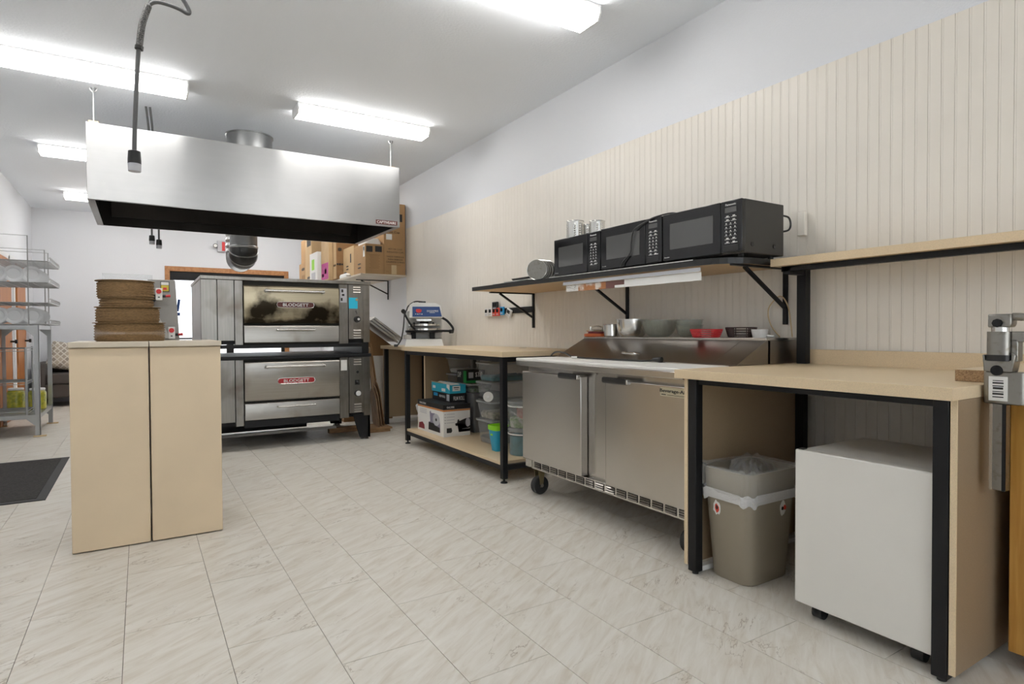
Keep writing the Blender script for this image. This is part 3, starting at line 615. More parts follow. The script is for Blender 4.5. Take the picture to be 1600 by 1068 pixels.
obj('shelf_board', box(2.76, 3.012, .15, 1.905, 1.425, 1.464), 'laminate', rs, .0015)
obj('rail', box(2.80, 2.835, .15, 1.87, 1.398, 1.4245), 'black_metal', rs, .002)
for y, zb in ((1.84, BZ + .001), (.25, .9645)): obj('post', box(2.925, 2.97, y - .025, y + .025, zb, 1.4245), 'black_metal', rs, .003)
for y in (1.84, .25): obj('arm', box(2.80, 2.97, y - .02, y + .02, 1.385, 1.42), 'black_metal', rs)

# ------------------------------------------------------------------ white freezer and waste bin under the bench
f = thing('chest_freezer', 'small white under-counter freezer on black castors below the near bench', 'freezer', (2.36, 1.12, 0))
obj('cabinet', box(2.165, 2.60, .882, 1.352, .075, .628), 'white_enamel', f, .006)
obj('door', box(2.118, 2.160, .880, 1.354, .062, .646), 'white_enamel', f, .005)
obj('hinge', box(2.125, 2.15, 1.325, 1.345, .646, .650), 'black_plastic', f)
obj('top_panel', box(2.168, 2.60, .882, 1.352, .628, .643), 'white_plastic', f, .005)
for y in (.95, 1.295):
    for x in (2.19, 2.54):
        cs = obj('castor', MB().box(x - .02, x + .02, y - .022, y + .022, .045, .076), 'black_metal', f)
        obj('wheel', MB().cyl((x, y - .019, .026), (x, y + .019, .026), .026, n=18), 'rubber', cs)
t = thing('waste_bin', 'taupe plastic waste bin lined with a clear bag between bench panel and freezer', 'bin', (2.325, 1.712, 0))
cx, cy = 2.325, 1.705
obj('tub', MB().loft([rrect(cx, cy, .28, .20, .05, .0), rrect(cx, cy, .29, .21, .05, .008), rrect(cx, cy, .356, .262, .055, .47), rrect(cx, cy, .362, .268, .055, .49), rrect(cx, cy, .345, .252, .05, .49), rrect(cx, cy, .27, .19, .045, .02)], True, True), 'bin_taupe', t)
def wob(loop, amp, f1, ph, dz=0):
    out = []; n = len(loop)
    for i, p in enumerate(loop):
        d = Vector((p[0] - cx, p[1] - cy, 0)).normalized(); k = amp * (math.sin(f1 * i + ph) + .6 * math.sin(2.3 * f1 * i + 2 * ph)); out.append((p[0] + d.x * k, p[1] + d.y * k, p[2] + dz * math.sin(.9 * i + ph)))
    return out
N_ = 14
obj('bag_film', MB().loft([wob(rrect(cx, cy, .30, .21, .05, .25, N_), .006, 1.3, .3), wob(rrect(cx, cy, .33, .24, .05, .42, N_), .006, 1.1, 1), wob(rrect(cx, cy, .35, .255, .05, .492, N_), .004, 1.4, 2, .005), wob(rrect(cx, cy, .372, .278, .055, .503, N_), .003, 1.2, 0, .007), wob(rrect(cx, cy, .385, .288, .055, .48, N_), .004, .9, 1, .003), wob(rrect(cx, cy, .38, .285, .055, .43, N_), .004, 1.5, 2, .003), wob(rrect(cx, cy, .368, .275, .055, .388, N_), .003, 1.1, 3, .004)], False, False), 'liner_clear', t)
obj('bag_hem', MB().loft([wob(rrect(cx, cy, .372, .279, .055, .40, N_), .003, 1.1, 3, .006), wob(rrect(cx, cy, .374, .281, .055, .385, N_), .004, 1.7, 1, .006), wob(rrect(cx, cy, .364, .271, .055, .352, N_), .004, 1.3, 2, .008)], False, False), 'liner_white', t)
obj('crumpled_bag', MB().loft([wob(rrect(cx + .04, cy + .02, .10, .12, .04, .38, N_), .02, 1.9, .3), wob(rrect(cx + .06, cy + .03, .16, .14, .05, .46, N_), .02, 2.1, 1), wob(rrect(cx + .07, cy + .04, .15, .12, .05, .495, N_), .018, 1.7, 2, .010), wob(rrect(cx + .07, cy + .04, .05, .04, .018, .508, N_), .006, 1.7, 2)], False, True), 'liner_clear', t)
def blob(pts, x=None, y=None, th=.0012):
    if x is not None: return MB().prism([(x + d, a, z) for a, z, d in pts], (-th, 0, 0))
    return MB().prism([(a, y + d, z) for a, z, d in pts], (0, -th, 0))
def ragged(c, r, n, seed):
    rnd = random.Random(seed); return [(c[0] + math.cos(2 * math.pi * i / n) * r[0] * rnd.uniform(.7, 1.1), c[1] + math.sin(2 * math.pi * i / n) * r[1] * rnd.uniform(.7, 1.1)) for i in range(n)]
# torn stickers: on the face towards the room (x) and on the face towards the camera (y)
fx = lambda z: cx - (.145 + (.033) * (z - .008) / .462) - .0006; fy = lambda z: cy - (.105 + .026 * (z - .008) / .462) - .0006
st = obj('torn_sticker', blob([(a, z, fx(z)) for a, z in ragged((1.75, .315), (.021, .036), 14, 3)], x=0), 'label_white', t)
obj('sticker_print', blob([(a, z, fx(z) - .0013) for a, z in ragged((1.748, .312), (.011, .022), 9, 5)], x=0), 'timer_red', st); obj('sticker_print', blob([(a, z, fx(z) - .0026) for a, z in ragged((1.747, .318), (.006, .012), 6, 8)], x=0), 'black_print', st)
st = obj('torn_sticker', blob([(a, z, fy(z)) for a, z in ragged((2.385, .318), (.022, .036), 14, 6)], y=0), 'label_white', t)
obj('sticker_print', blob([(a, z, fy(z) - .0013) for a, z in ragged((2.397, .32), (.010, .013), 8, 2)], y=0), 'timer_red', st); obj('sticker_print', blob([(a, z, fy(z) - .0026) for a, z in ragged((2.380, .318), (.009, .010), 8, 1)], y=0), 'black_print', st)

# ------------------------------------------------------------------ orange wood cabinet, chipboard top, can opener
oc = thing('wooden_counter', 'orange oak counter at the right edge with a chipboard top', 'counter', (2.7, .3, 0))
obj('side_board', box(2.365, 2.39, -.6, .772, .06, .920), 'oak_orange', oc, .003)
obj('end_board', box(2.39, 2.97, .745, .770, .06, .920), 'oak_orange', oc, .003)
for x, y in ((2.375, .70), (2.375, -.55), (2.9, .70), (2.9, -.55)): obj('leg', box(x, x + .05, y - .05, y, 0, .0595), 'door_oak', oc)
obj('chipboard_top', box(2.36, 2.98, -.6, .924, .924, .962), 'chipboard', oc, .001)
obj('top_skin', box(2.36, 2.98, -.6, .924, .9621, .964), 'laminate', oc)
k = thing('can_opener', 'heavy cast metal bench-mounted can opener clamped at the right edge', 'can opener', (2.262, .772, .60))
kx = 2.262; ky = .765
obj('clamp_plate', MB().loft([rrect(kx + .012, ky - .012, .05, .105, .012, .868), rrect(kx + .012, ky - .012, .05, .105, .012, .968)]), 'cast_steel', k, .003)
obj('side_plate', box(2.285, 2.358, .66, .718, .868, .966), 'cast_steel', k, .003)
lb = obj('label', MB().box(kx - .0145, kx - .013, ky - .024, ky + .024, .878, .953), 'label_white', k)
for i, (h, w_) in enumerate(((.004, .028), (.007, .028), (.003, .028), (.008, .026), (.004, .028), (.006, .028), (.003, .027))): obj('bar_code', box(kx - .0152, kx - .0145, ky - w_ / 2, ky + w_ / 2, .888 + i * .0085, .888 + i * .0085 + h * .8), 'black_print', lb)
obj('upper_casting', MB().prism([(kx - .02, ky - .036, .968), (kx - .02, ky + .036, .968), (kx - .02, ky + .04, 1.02), (kx - .02, ky + .033, 1.02), (kx - .02, ky + .033, 1.003), (kx - .02, ky - .033, 1.003), (kx - .02, ky - .033, 1.03), (kx - .02, ky - .045, 1.02)], (.05, 0, 0)), 'cast_steel', k, .003)
obj('black_ring', MB().loft([rrect(kx, ky, .06, .064, .02, 1.001), rrect(kx, ky, .06, .064, .02, 1.02)]), 'black_plastic', k)
obj('barrel', MB().loft([rrect(kx, ky, .058, .06, .018, 1.02), rrect(kx, ky, .058, .06, .018, 1.092)]), 'cast_steel', k)
obj('neck', MB().cyl((kx, ky, 1.09), (kx, ky, 1.106), .023, n=18), 'bright_steel', k)
obj('head', MB().prism([(kx - .022, ky + .026, 1.105), (kx - .022, ky - .03, 1.105), (kx - .022, ky - .034, 1.115), (kx - .022, ky - .034, 1.146), (kx - .022, ky + .026, 1.146)], (.046, 0, 0)), 'cast_steel', k, .004)
obj('drive_bolt', MB().cyl((kx - .03, ky, 1.118), (kx - .018, ky, 1.118), .013, n=8), 'black_metal', k)
obj('arch_hole', MB().cyl((kx - .0215, ky + .002, .972), (kx - .018, ky + .002, .972), .016, n=18), 'black_metal', k)
obj('side_lug', MB().box(kx - .01, kx + .03, ky - .062, ky - .030, 1.06, 1.092).box(kx - .01, kx + .03, ky - .047, ky - .03, 1.0, 1.07), 'cast_steel', k, .003)
obj('crank', MB().tube(spline([(kx, ky - .03, 1.137), (kx, ky - .06, 1.134), (kx, ky - .095, 1.112), (kx, ky - .14, 1.108)]), [.012] * 6 + [.010] * 6 + [.009] * 7, 10), 'cast_steel', k)
obj('crank_knob', MB().lathe(kx - .02, ky - .105, [(.005, 1.125), (.016, 1.132), (.019, 1.145), (.016, 1.157), (.006, 1.163)], 18), 'black_gloss', k)
obj('shaft', MB().prism([(kx - .016, ky + .021, .60), (kx - .016, ky - .018, .60), (kx + .012, ky - .024, .60), (kx + .012, ky + .021, .60)], (0, 0, .268)), 'cast_steel', k, .003)
obj('shaft_edge', box(kx - .018, kx - .016, ky - .022, ky - .012, .60, .868), 'black_metal', k); obj('shaft_groove', box(kx - .0185, kx - .016, ky + .012, ky + .020, .60, .868), 'bright_steel', k)

# ------------------------------------------------------------------ refrigerated prep table
p = thing('prep_table', 'stainless steel refrigerated prep table on castors with white cutting board', 'refrigerator', (2.6, 2.66, 0))
PY0, PY1 = 1.932, 3.385
obj('body', box(2.235, 2.985, PY0, PY1 - .012, .19, .868), 'prep_steel', p, .004)
obj('work_edge', box(2.142, 2.99, PY0, PY1, .870, .904), 'prep_steel', p, .003)
obj('cutting_board', box(2.142, 2.47, PY0, PY1, .9045, .921), 'cutting_board', p, .004)
obj('rear_deck', box(2.47, 2.99, PY0, PY1, .9045, .925), 'prep_steel', p)
def pdoor(a, b_):
    d = obj('door', box(2.18, 2.233, a, b_, .247, .833), 'prep_steel', p, .005); return d
d1 = pdoor(2.738, 3.366); d2_ = pdoor(PY0 + .004, 2.522)
for d, a, b_ in ((d1, 2.765, 2.945), (d2_, 2.345, 2.535)):
    obj('handle', MB().prism([(2.166, a, .842), (2.18, a, .846), (2.19, a, .84), (2.19, a, .812), (2.172, a, .812), (2.164, a, .822)], (0, b_ - a, 0)), 'black_plastic', d, .003)
    obj('handle_cap', box(2.165, 2.19, a - .012, a - .001, .815, .842), 'bright_steel', d, .003)
np_ = obj('name_plate', box(2.177, 2.18, PY0 + .01, 2.108, .778, .822), 'plate_gold', d2_)
text('Beverage-Air', .172, .022, 'black_print', np_, (2.177, 2.022, .804), XM, bold=.015); obj('plate_line', box(2.176, 2.177, 2.07, 2.098, .785, .789), 'black_print', np_); obj('plate_line', box(2.1765, 2.177, 1.95, 2.06, .785, .787), 'black_print', np_)
obj('screw', MB().cyl((2.232, 2.66, .85), (2.226, 2.66, .85), .006, n=8), 'bright_steel', p)
gr = obj('grille_panel', box(2.205, 2.235, PY0, 3.29, .186, .243), 'prep_steel', p, .002)
obj('side_foot', box(2.20, 2.26, 3.29, 3.36, .192, .26), 'prep_steel', p, .002)
ob = MB().box(2.2035, 2.205, 0, .085, .196, .236); gv = []
for k_ in range(3): ob2 = MB()
n = 15; gap = (3.27 - PY0) / n
for i in range(n):
    ya = PY0 + .005 + i * gap
    lv = obj('louver_recess', box(2.2035, 2.205, ya, ya + gap - .016, .197, .236), 'black_metal', gr)
    for k_ in range(3):
        z = .199 + k_ * .0125; obj('louver', MB().prism([(2.2035, ya + .003, z + .001), (2.197, ya + .003, z + .002), (2.2035, ya + .003, z + .008)], (0, gap - .022, 0)), 'oven_door', lv)
for x, y in ((2.28, 3.31), (2.92, 3.31), (2.30, 2.02), (2.92, 2.02)):
    cs = obj('castor', MB().box(x - .04, x + .04, y - .04, y + .04, .176, .19).prism([(x - .028, y - .027, .178), (x + .028, y - .027, .178), (x + .010, y - .027, .05), (x - .010, y - .027, .05)], (0, .004, 0)).prism([(x - .028, y + .023, .178), (x + .028, y + .023, .178), (x + .010, y + .023, .05), (x - .010, y + .023, .05)], (0, .004, 0)), 'brass', p)
    wh = obj('wheel', MB().cyl((x, y - .021, .062), (x, y + .021, .062), .0615, n=28), 'rubber', cs, .006); obj('hub', MB().cyl((x, y - .031, .062), (x, y + .031, .062), .013, n=12), 'bright_steel', wh)
# raised lid with sloping front
obj('lid_slope', MB().prism([(2.485, 2.05, .925), (2.725, 2.05, 1.045), (2.74, 2.05, 1.045), (2.74, 2.05, .925)], (0, PY1 - 2.05, 0)), 'prep_lid', p)
obj('lid_end', MB().prism([(2.485, PY0 - .03, .925), (2.725, PY0 - .03, 1.045), (2.74, PY0 - .03, 1.045), (2.74, PY0 - .03, .925)], (0, 2.049 - PY0 + .03, 0)), 'prep_lid', p)
obj('lid_top', box(2.725, 2.99, PY0 - .03, PY1, 1.045, 1.059), 'prep_steel', p, .002)
obj('rear_box', box(2.755, 2.985, PY0 - .032, PY1 - .01, .925, 1.0445), 'prep_lid', p)
obj('lid_handle', MB().tube(spline([(2.55, 2.758, .955), (2.52, 2.752, .962), (2.515, 2.74, .963), (2.515, 2.66, .963), (2.52, 2.645, .962), (2.55, 2.64, .955)], 4), .0075, 8), 'bright_steel', p)

c = thing('appliance_cord', 'black appliance cord with round plug lying along the white cutting board', 'cord', (2.44, 2.8, .921))
obj('cable', MB().tube(spline([(2.44, 3.42, .905), (2.43, 3.34, .952), (2.42, 3.22, .955), (2.41, 3.1, .931), (2.42, 2.9, .926), (2.42, 2.7, .926), (2.44, 2.5, .927), (2.455, 2.42, .935)]), .0055, 8), 'black_plastic', c)
obj('plug', MB().cyl((2.455, 2.43, .937), (2.458, 2.385, .937), .011, .016, 14).cyl((2.458, 2.385, .937), (2.46, 2.37, .937), .0165, n=14), 'black_plastic', c)
obj('cable_tie', MB().cyl((2.408, 3.115, .9285), (2.408, 3.06, .9285), .0068, n=8), 'label_white', c)

# ------------------------------------------------------------------ things standing on the prep table lid (top at 1.059)
TZ = 1.0595
def bowl(name, cx, cy, r, h, m, label, cat='bowl', group=None, base=.55, th=.004, z0=TZ, rim=.006):
    pr = []; n = 8
    for i in range(n + 1):
        a = i / n; pr.append((r * (base + (1 - base) * math.sin(a * math.pi / 2)), z0 + h * (1 - math.cos(a * math.pi / 2)) ** .85 if i else z0))
    pr += [(r + rim, z0 + h), (r + rim, z0 + h + .003), (r - th, z0 + h + .003)] + [(q - th, zz + th) for q, zz in pr[::-1] if zz < z0 + h - th] 
    return tag(obj(name, MB().lathe(cx, cy, pr, 36), m), label, cat, group)
o = thing('orange_dish', 'orange plastic lid lying at the far end of the prep table top', 'lid', (2.80, 3.34, TZ)); obj('disc', MB().lathe(2.80, 3.335, [(.085, TZ), (.088, TZ + .004), (.088, TZ + .018), (.08, TZ + .022)], 32), 'orange_plastic', o)  # orange plastic lid, not a dish
obj('inner_rim', MB().lathe(2.80, 3.335, [(.06, TZ + .0222), (.06, TZ + .033), (.055, TZ + .034)], 28), 'dark_red', o)
o = thing('pot_lid', 'steel pot lid resting on the orange lid', 'lid', (2.81, 3.30, TZ + .035)); obj('dome', MB().lathe(2.80, 3.335, [(.070, TZ + .035), (.076, TZ + .038), (.072, TZ + .046), (.04, TZ + .053), (.01, TZ + .055)], 32), 'bright_steel', o)
obj('loop_handle', MB().tube(spline([(2.77, 3.36, TZ + .050), (2.77, 3.36, TZ + .068), (2.80, 3.335, TZ + .075), (2.83, 3.31, TZ + .068), (2.83, 3.31, TZ + .050)], 4), .005, 8), 'bright_steel', o)
o = thing('steel_pot', 'small straight steel pot between the orange lid and the steel bowl', 'pot', (2.80, 3.175, TZ)); obj('wall', MB().lathe(2.80, 3.175, [(.048, TZ), (.053, TZ + .006), (.054, TZ + .082), (.058, TZ + .085), (.058, TZ + .087), (.052, TZ + .087), (.050, TZ + .008)], 32), 'bright_steel', o)
bowl('steel_bowl', 2.84, 3.01, .104, .115, 'bright_steel', 'round steel mixing bowl on the prep table top', base=.72)
bowl('glass_bowl', 2.84, 2.755, .113, .108, 'glass_bowl', 'large greenish glass mixing bowl on the prep table top', base=.45)
bowl('glass_bowl', 2.85, 2.52, .080, .07, 'glass_bowl', 'small glass bowl, lower of two nested beside the red basket', group='nested small glass bowls', base=.5)
bowl('glass_bowl', 2.85, 2.52, .080, .07, 'glass_bowl', 'small glass bowl, upper of two nested beside the red basket', group='nested small glass bowls', base=.5, z0=TZ + .034)
def basket(cx, cy, w_, d, h, m, label):
    t = thing('serving_basket', label, 'basket', (cx, cy, TZ), 'plastic serving baskets'); r = d * .42
    obj('base', MB().loft([rrect(cx, cy, w_ * .78, d * .78, r * .7, TZ), rrect(cx, cy, w_ * .80, d * .80, r * .72, TZ + .004)]), m, t)
    obj('rim', MB().loft([rrect(cx, cy, w_ * .985, d * .985, r, TZ + h - .006, 7), rrect(cx, cy, w_, d, r, TZ + h - .004, 7), rrect(cx, cy, w_, d, r, TZ + h, 7), rrect(cx, cy, w_ * .94, d * .92, r, TZ + h, 7), rrect(cx, cy, w_ * .94, d * .92, r, TZ + h - .006, 7)], False, False), m, t)
    lo_, hi = rrect(cx, cy, w_ * .79, d * .79, r * .71, TZ + .003, 8), rrect(cx, cy, w_ * .97, d * .97, r, TZ + h - .005, 8); mb = MB()
    n = len(lo_)
    P = [[Vector(lo_[i]).lerp(Vector(hi[i]), t_) for i in range(n)] for t_ in (0, .22, .5, .78, 1)]
    for i in range(n): mb.tube([q[i] for q in P], .0033, 5)
    for q in P[1:4]: mb.tube(q + q[:1], .0032, 5)
    o = obj('lattice', mb, m, t); o['kind'] = 'stuff'; return t
t = basket(0, 0, .18, .11, .048, 'red_plastic', 'red plastic lattice serving basket on the prep table top')
t.location = (2.762, 2.315, TZ); t.rotation_euler.z = R(-60)
for ch in t.children: ch.data.transform(Matrix.Translation((0, 0, 0)))
t = basket(0, 0, .17, .11, .058, 'brown_plastic', 'dark brown lattice serving basket beside the red one')
t.location = (2.90, 2.185, TZ); t.rotation_euler.z = R(-60)
o = thing('scoop', 'white plastic scoop lying beside the brown basket', 'scoop', (2.90, 2.06, TZ)); obj('bowl', MB().loft([rrect(2.90, 2.065, .05, .075, .02, TZ), rrect(2.90, 2.065, .065, .09, .025, TZ + .045), rrect(2.90, 2.065, .058, .083, .022, TZ + .045), rrect(2.90, 2.065, .045, .07, .02, TZ + .004)]), 'white_plastic', o)
obj('grip', MB().tube([(2.905, 2.025, TZ + .012), (2.908, 2.01, TZ + .008), (2.912, 1.985, TZ + .006)], .0055, 8), 'white_plastic', o)

# ------------------------------------------------------------------ shelf with microwaves
MZ = 1.472
ms = thing('wall_shelf', 'black-edged plywood wall shelf on black brackets carrying three microwaves', 'shelf', (2.75, 3.2, MZ - .031))
out = [(2.389, 4.465), (2.497, 2.17)]
for i in range(9):
    a = R(90 * i / 8); out.append((2.50 + .20 * (1 - math.cos(a)), 2.15 - .20 * math.sin(a)))
out += [(3.012, 1.945), (3.012, 4.465)]
inn = [(x + .006 if x < 2.6 else x, y if y > 2 else y + .006) for x, y in out]
obj('board', MB().prism([(x, y, MZ - .031) for x, y in inn], (0, 0, .031)), 'shelf_ply', ms)
edge = MB(); n = len(out) - 1
ring_o = out[:n]; 
for i in range(n - 1):
    (xa, ya), (xb, yb) = out[i], out[i + 1]; (xc, yc), (xd, yd) = inn[i], inn[i + 1]
    edge.add([(xa, ya, MZ - .031), (xb, yb, MZ - .031), (xd, yd, MZ - .031), (xc, yc, MZ - .031), (xa, ya, MZ + .001), (xb, yb, MZ + .001), (xd, yd, MZ + .001), (xc, yc, MZ + .001)], [(0, 1, 2, 3), (4, 5, 6, 7), (0, 1, 5, 4), (2, 3, 7, 6), (0, 3, 7, 4), (1, 2, 6, 5)])
obj('edge_band', edge, 'black_plastic', ms)
obj('surface_sheet', MB().prism([(x, y, MZ) for x, y in inn], (0, 0, .0008)), 'black_plastic', ms)
obj('front_trim', MB().prism([(2.494, 2.18, MZ - .001), (2.494, 2.18, MZ + .004), (2.4965, 2.18, MZ + .004), (2.4965, 2.18, MZ - .001)], (-.058, 1.23, 0)), 'bright_steel', ms)
def bracket(y, x_arm, x_diag, zt, zb, parent):
    obj('bracket_upright', MB().box(3.005, 3.018, y - .014, y + .014, zb, zt), 'black_metal', parent, .003)
    obj('bracket_arm', MB().box(x_arm, 3.004, y - .014, y + .014, zt - .010, zt), 'black_metal', parent, .002)
    a, c_ = Vector((x_diag, y, zt - .011)), Vector((3.004, y, zb + (zt - zb) * .30)); d = (c_ - a) / 2; u = Vector((d.z, 0, -d.x)).normalized() * .008
    obj('bracket_brace', MB().obox((a + c_) / 2, d, (0, .010, 0), u), 'black_metal', parent, .002)
for y in (4.462, 3.239, 1.985): bracket(y, 2.56, 2.66, MZ - .0315, 1.13, ms)

def microwave(y0, y1, x0, z0, z1, label):
    """y1 far end, y0 near end, front face at x0 looking towards -x"""
    t = thing('microwave', label, 'microwave', ((x0 + 2.86) / 2, (y0 + y1) / 2, z0), 'black countertop microwaves')
    zb = z0 + .012; yc = y0 + .128
    obj('case', box(x0 + .028, 2.862, y0 + .002, y1 - .002, zb, z1), 'micro_body', t, .005)
    d = obj('door', box(x0, x0 + .0275, yc + .0015, y1, zb + .004, z1 - .002), 'black_gloss', t, .004)
    w_ = obj('window', box(x0 - .0015, x0, yc + .045, y1 - .055, zb + .065, z1 - .06), 'micro_window', d)
    text('Inverter', .038, .006, 'key_white', d, (x0, y1 - .033, zb + .025), XM, depth=.0008)
    cp = obj('control_panel', box(x0 + .001, x0 + .0275, y0, yc - .0015, zb + .004, z1 - .002), 'black_gloss', t, .004)
    text('Panasonic', .062, .010, 'key_white', cp, (x0 + .001, y0 + .066, z1 - .022), XM, depth=.0008, bold=.01)
    obj('display', box(x0 - .0002, x0 + .001, y0 + .032, y0 + .1, z1 - .062, z1 - .036), 'micro_window', cp)
    kb = MB(); zt = z1 - .080
    for r_ in range(8):
        cols = 2 if r_ in (0, 1, 6, 7) else 3
        for c_ in range(cols):
            yy = y0 + .066 + (c_ - (cols - 1) / 2) * (.038 if cols == 2 else .026); zz = zt - r_ * .0185
            if cols == 2:
                kb.box(x0 - .0002, x0 + .001, yy - .015, yy + .015, zz - .0062, zz - .0042)
                kb.box(x0 - .0002, x0 + .001, yy - .007, yy + .007, zz - .002, zz + .003)
            else:
                kb.box(x0 - .0002, x0 + .001, yy - .009, yy + .009, zz - .0062, zz - .0052); kb.box(x0 - .0002, x0 + .001, yy - .003, yy + .003, zz - .002, zz + .003)
    o = obj('keypad_print', kb, 'key_white', cp); o['kind'] = 'stuff'
    obj('open_button', box(x0 - .001, x0 + .001, y0 + .02, y0 + .11, zb + .012, zb + .042), 'black_plastic', cp, .002)
    obj('button_mark', box(x0 - .0003, x0 + .001, y0 + .026, y0 + .052, zb + .052, zb + .056), 'key_white', cp)
    for yy in (y0 + .05, y1 - .05):
        for xx in (x0 + .06, 2.82): obj('foot', MB().cyl((xx, yy, z0), (xx, yy, zb), .014, n=10), 'rubber', t)
    sd = MB()
    for q, r_ in ((2.60, .011), (2.78, .011)): obj('vent_dimple', MB().cyl((q, y0 + .0025, zb + .045), (q, y0 - .001, zb + .045), r_, n=10), 'black_gloss', t)
    return t
MZ2 = MZ + .0012
microwave(1.895, 2.418, 2.518, MZ2, 1.753, 'nearest of three black microwaves, its right side showing')
microwave(2.428, 2.952, 2.518, MZ2, 1.753, 'middle one of three black microwaves on the wall shelf')
microwave(2.962, 3.462, 2.518, MZ2, 1.748, 'farthest black microwave, with steel cylinders on top')
o = thing('loose_cable', 'loose black cord draped over the front of the middle microwave', 'cord', (2.52, 2.6, MZ2))
obj('cable', MB().tube(spline([(2.70, 2.40, 1.762), (2.60, 2.41, 1.772), (2.53, 2.45, 1.757), (2.508, 2.52, 1.740), (2.503, 2.63, 1.70), (2.506, 2.66, 1.63), (2.508, 2.67, 1.57), (2.505, 2.735, 1.515), (2.50, 2.75, 1.477)]), .0042, 8), 'black_plastic', o)
o = thing('loose_cable', 'thin cord loop hanging from the bracket behind the bench post', 'cord', (2.99, 1.97, 1.06))
obj('cable', MB().tube(spline([(2.985, 2.0, 1.062), (2.99, 2.06, 1.13), (2.985, 2.07, 1.22), (2.985, 2.0, 1.285), (2.98, 1.95, 1.23), (2.985, 1.935, 1.13), (2.99, 1.93, 1.062)]), .0035, 6), 'tag_tan', o)
o = thing('loose_cable', 'black cord stub curling out behind the nearest microwave', 'cord', (2.87, 1.9, 1.6)); obj('cable', MB().tube(spline([(2.863, 1.91, 1.70), (2.90, 1.895, 1.69), (2.915, 1.893, 1.655), (2.90, 1.895, 1.625), (2.863, 1.91, 1.615)]), .005, 8), 'black_plastic', o)
o = thing('outlet', 'beige wall outlet strip behind the nearest microwave', 'outlet', (3.0, 1.885, 1.60)); obj('cover', box(2.985, 3.0135, 1.86, 1.90, 1.60, 1.73), 'bead_cream', o, .003)

# perforated steel cylinders on the far microwave
def cutlery(cx, cy, r, h, label):
    t = thing('cutlery_cylinder', label, 'container', (cx, cy, 1.7485), 'perforated steel cylinders')
    z0 = 1.7485; n = 40; rows = 17; mb = MB(); vs = []; fs = []
    for i in range(rows + 1):
        for k in range(n): vs.append((cx + r * math.cos(2 * math.pi * k / n), cy + r * math.sin(2 * math.pi * k / n), z0 + h * i / rows))
    for i in range(rows):
        for k in range(n):
            if i % 2 == 1 and k % 4 in (1,) and 0 < i < rows - 2 and (k // 4) % 3 != 2: continue
            fs.append((i * n + k, i * n + (k + 1) % n, (i + 1) * n + (k + 1) % n, (i + 1) * n + k))
    o = obj('perforated_wall', mb.add(vs, fs), 'bright_steel', t); sd = o.modifiers.new('s', 'SOLIDIFY'); sd.thickness = .0012
    obj('base', MB().lathe(cx, cy, [(r - .001, z0), (r - .001, z0 + .002)], n), 'bright_steel', t)
    obj('rim', MB().lathe(cx, cy, [(r, z0 + h - .004), (r + .0025, z0 + h - .002), (r + .002, z0 + h), (r - .002, z0 + h)], n, False, False), 'bright_steel', t)
cutlery(2.66, 3.40, .062, .138, 'front left perforated steel cutlery cylinder on the far microwave')
cutlery(2.79, 3.42, .055, .125, 'middle perforated steel cylinder, mostly behind its neighbours')
cutlery(2.76, 3.275, .055, .128, 'right perforated steel cutlery cylinder on the far microwave')
# round pans on edge, trays at the far end of the shelf
dn = Vector((-.72, -.69, 0)).normalized(); du_ = Vector((0, 0, 1))
for i in range(5):
    c0 = Vector((2.475, 3.615, MZ2 + .0765)) - dn * (.022 * i) + Vector((.006 * i, -.014 * i, 0))
    t = thing('round_pan', ('front' if i == 0 else ['', 'second', 'third', 'fourth', 'rearmost'][i]) + ' round steel pan standing on edge left of the microwaves', 'pan', (c0.x, c0.y, MZ2), 'round steel pans on edge')
    obj('dish', MB().cyl(c0, c0 + dn * .006, .062, .071, 32).cyl(c0 + dn * .006, c0 + dn * .009, .075, n=32), 'cast_steel', t)
    obj('rim', MB().tube([c0 + dn * .009 + (Vector((dn.y, -dn.x, 0)) * math.cos(a) + du_ * math.sin(a)) * .074 for a in [2 * math.pi * k / 32 for k in range(33)]], .0022, 6), 'bright_steel', t)
for i, (m_, z, x0, x1, y0, y1, l) in enumerate((('galvanized', MZ2, 2.46, 2.80, 3.72, 4.26, 'lowest flat steel tray at the far end of the wall shelf'), ('bright_steel', MZ2 + .013, 2.50, 2.80, 3.70, 4.15, 'middle flat steel tray in the pile on the wall shelf'), ('black_metal', MZ2 + .026, 2.48, 2.76, 3.66, 4.0, 'black baking tray on top of the tray pile on the wall shelf'))):
    cx_, cy_ = (x0 + x1) / 2, (y0 + y1) / 2
    tag(obj('baking_tray', MB().loft([rrect(cx_, cy_, x1 - x0 - .02, y1 - y0 - .02, .02, z), rrect(cx_, cy_, x1 - x0, y1 - y0, .025, z + .012), rrect(cx_, cy_, x1 - x0 - .008, y1 - y0 - .008, .022, z + .012), rrect(cx_, cy_, x1 - x0 - .028, y1 - y0 - .028, .02, z + .002)]), m_), l, 'tray', 'flat baking trays')
# ticket rail with a curled strip of prints under the shelf
tr = thing('ticket_rail', 'paper strip of notes and photo prints held in a rail under the wall shelf', 'rail', (2.47, 2.7, 1.36))
def railx(y): return 2.50 - .047 * (y - 2.16) + .012
def strip(name, ya, yb, za, zb, m_, off=0): 
    obj(name, MB().prism([(railx(ya) - off, ya, za), (railx(yb) - off, yb, za), (railx(yb) - off, yb, zb), (railx(ya) - off, ya, zb)], (.002, 0, 0)), m_, tr)
strip('rail_bar', 2.14, 3.27, 1.412, 1.432, 'silver_print', .006)
strip('rail_lip', 2.14, 3.27, 1.409, 1.4125, 'bright_steel', .012)
strip('note_paper', 2.14, 2.70, 1.364, 1.4085, 'label_white'); strip('photo_print', 2.70, 2.86, 1.364, 1.4085, 'photo_brown'); strip('photo_print', 2.86, 3.12, 1.364, 1.4085, 'photo_orange'); strip('note_paper', 3.12, 3.245, 1.366, 1.4085, 'paper_note')
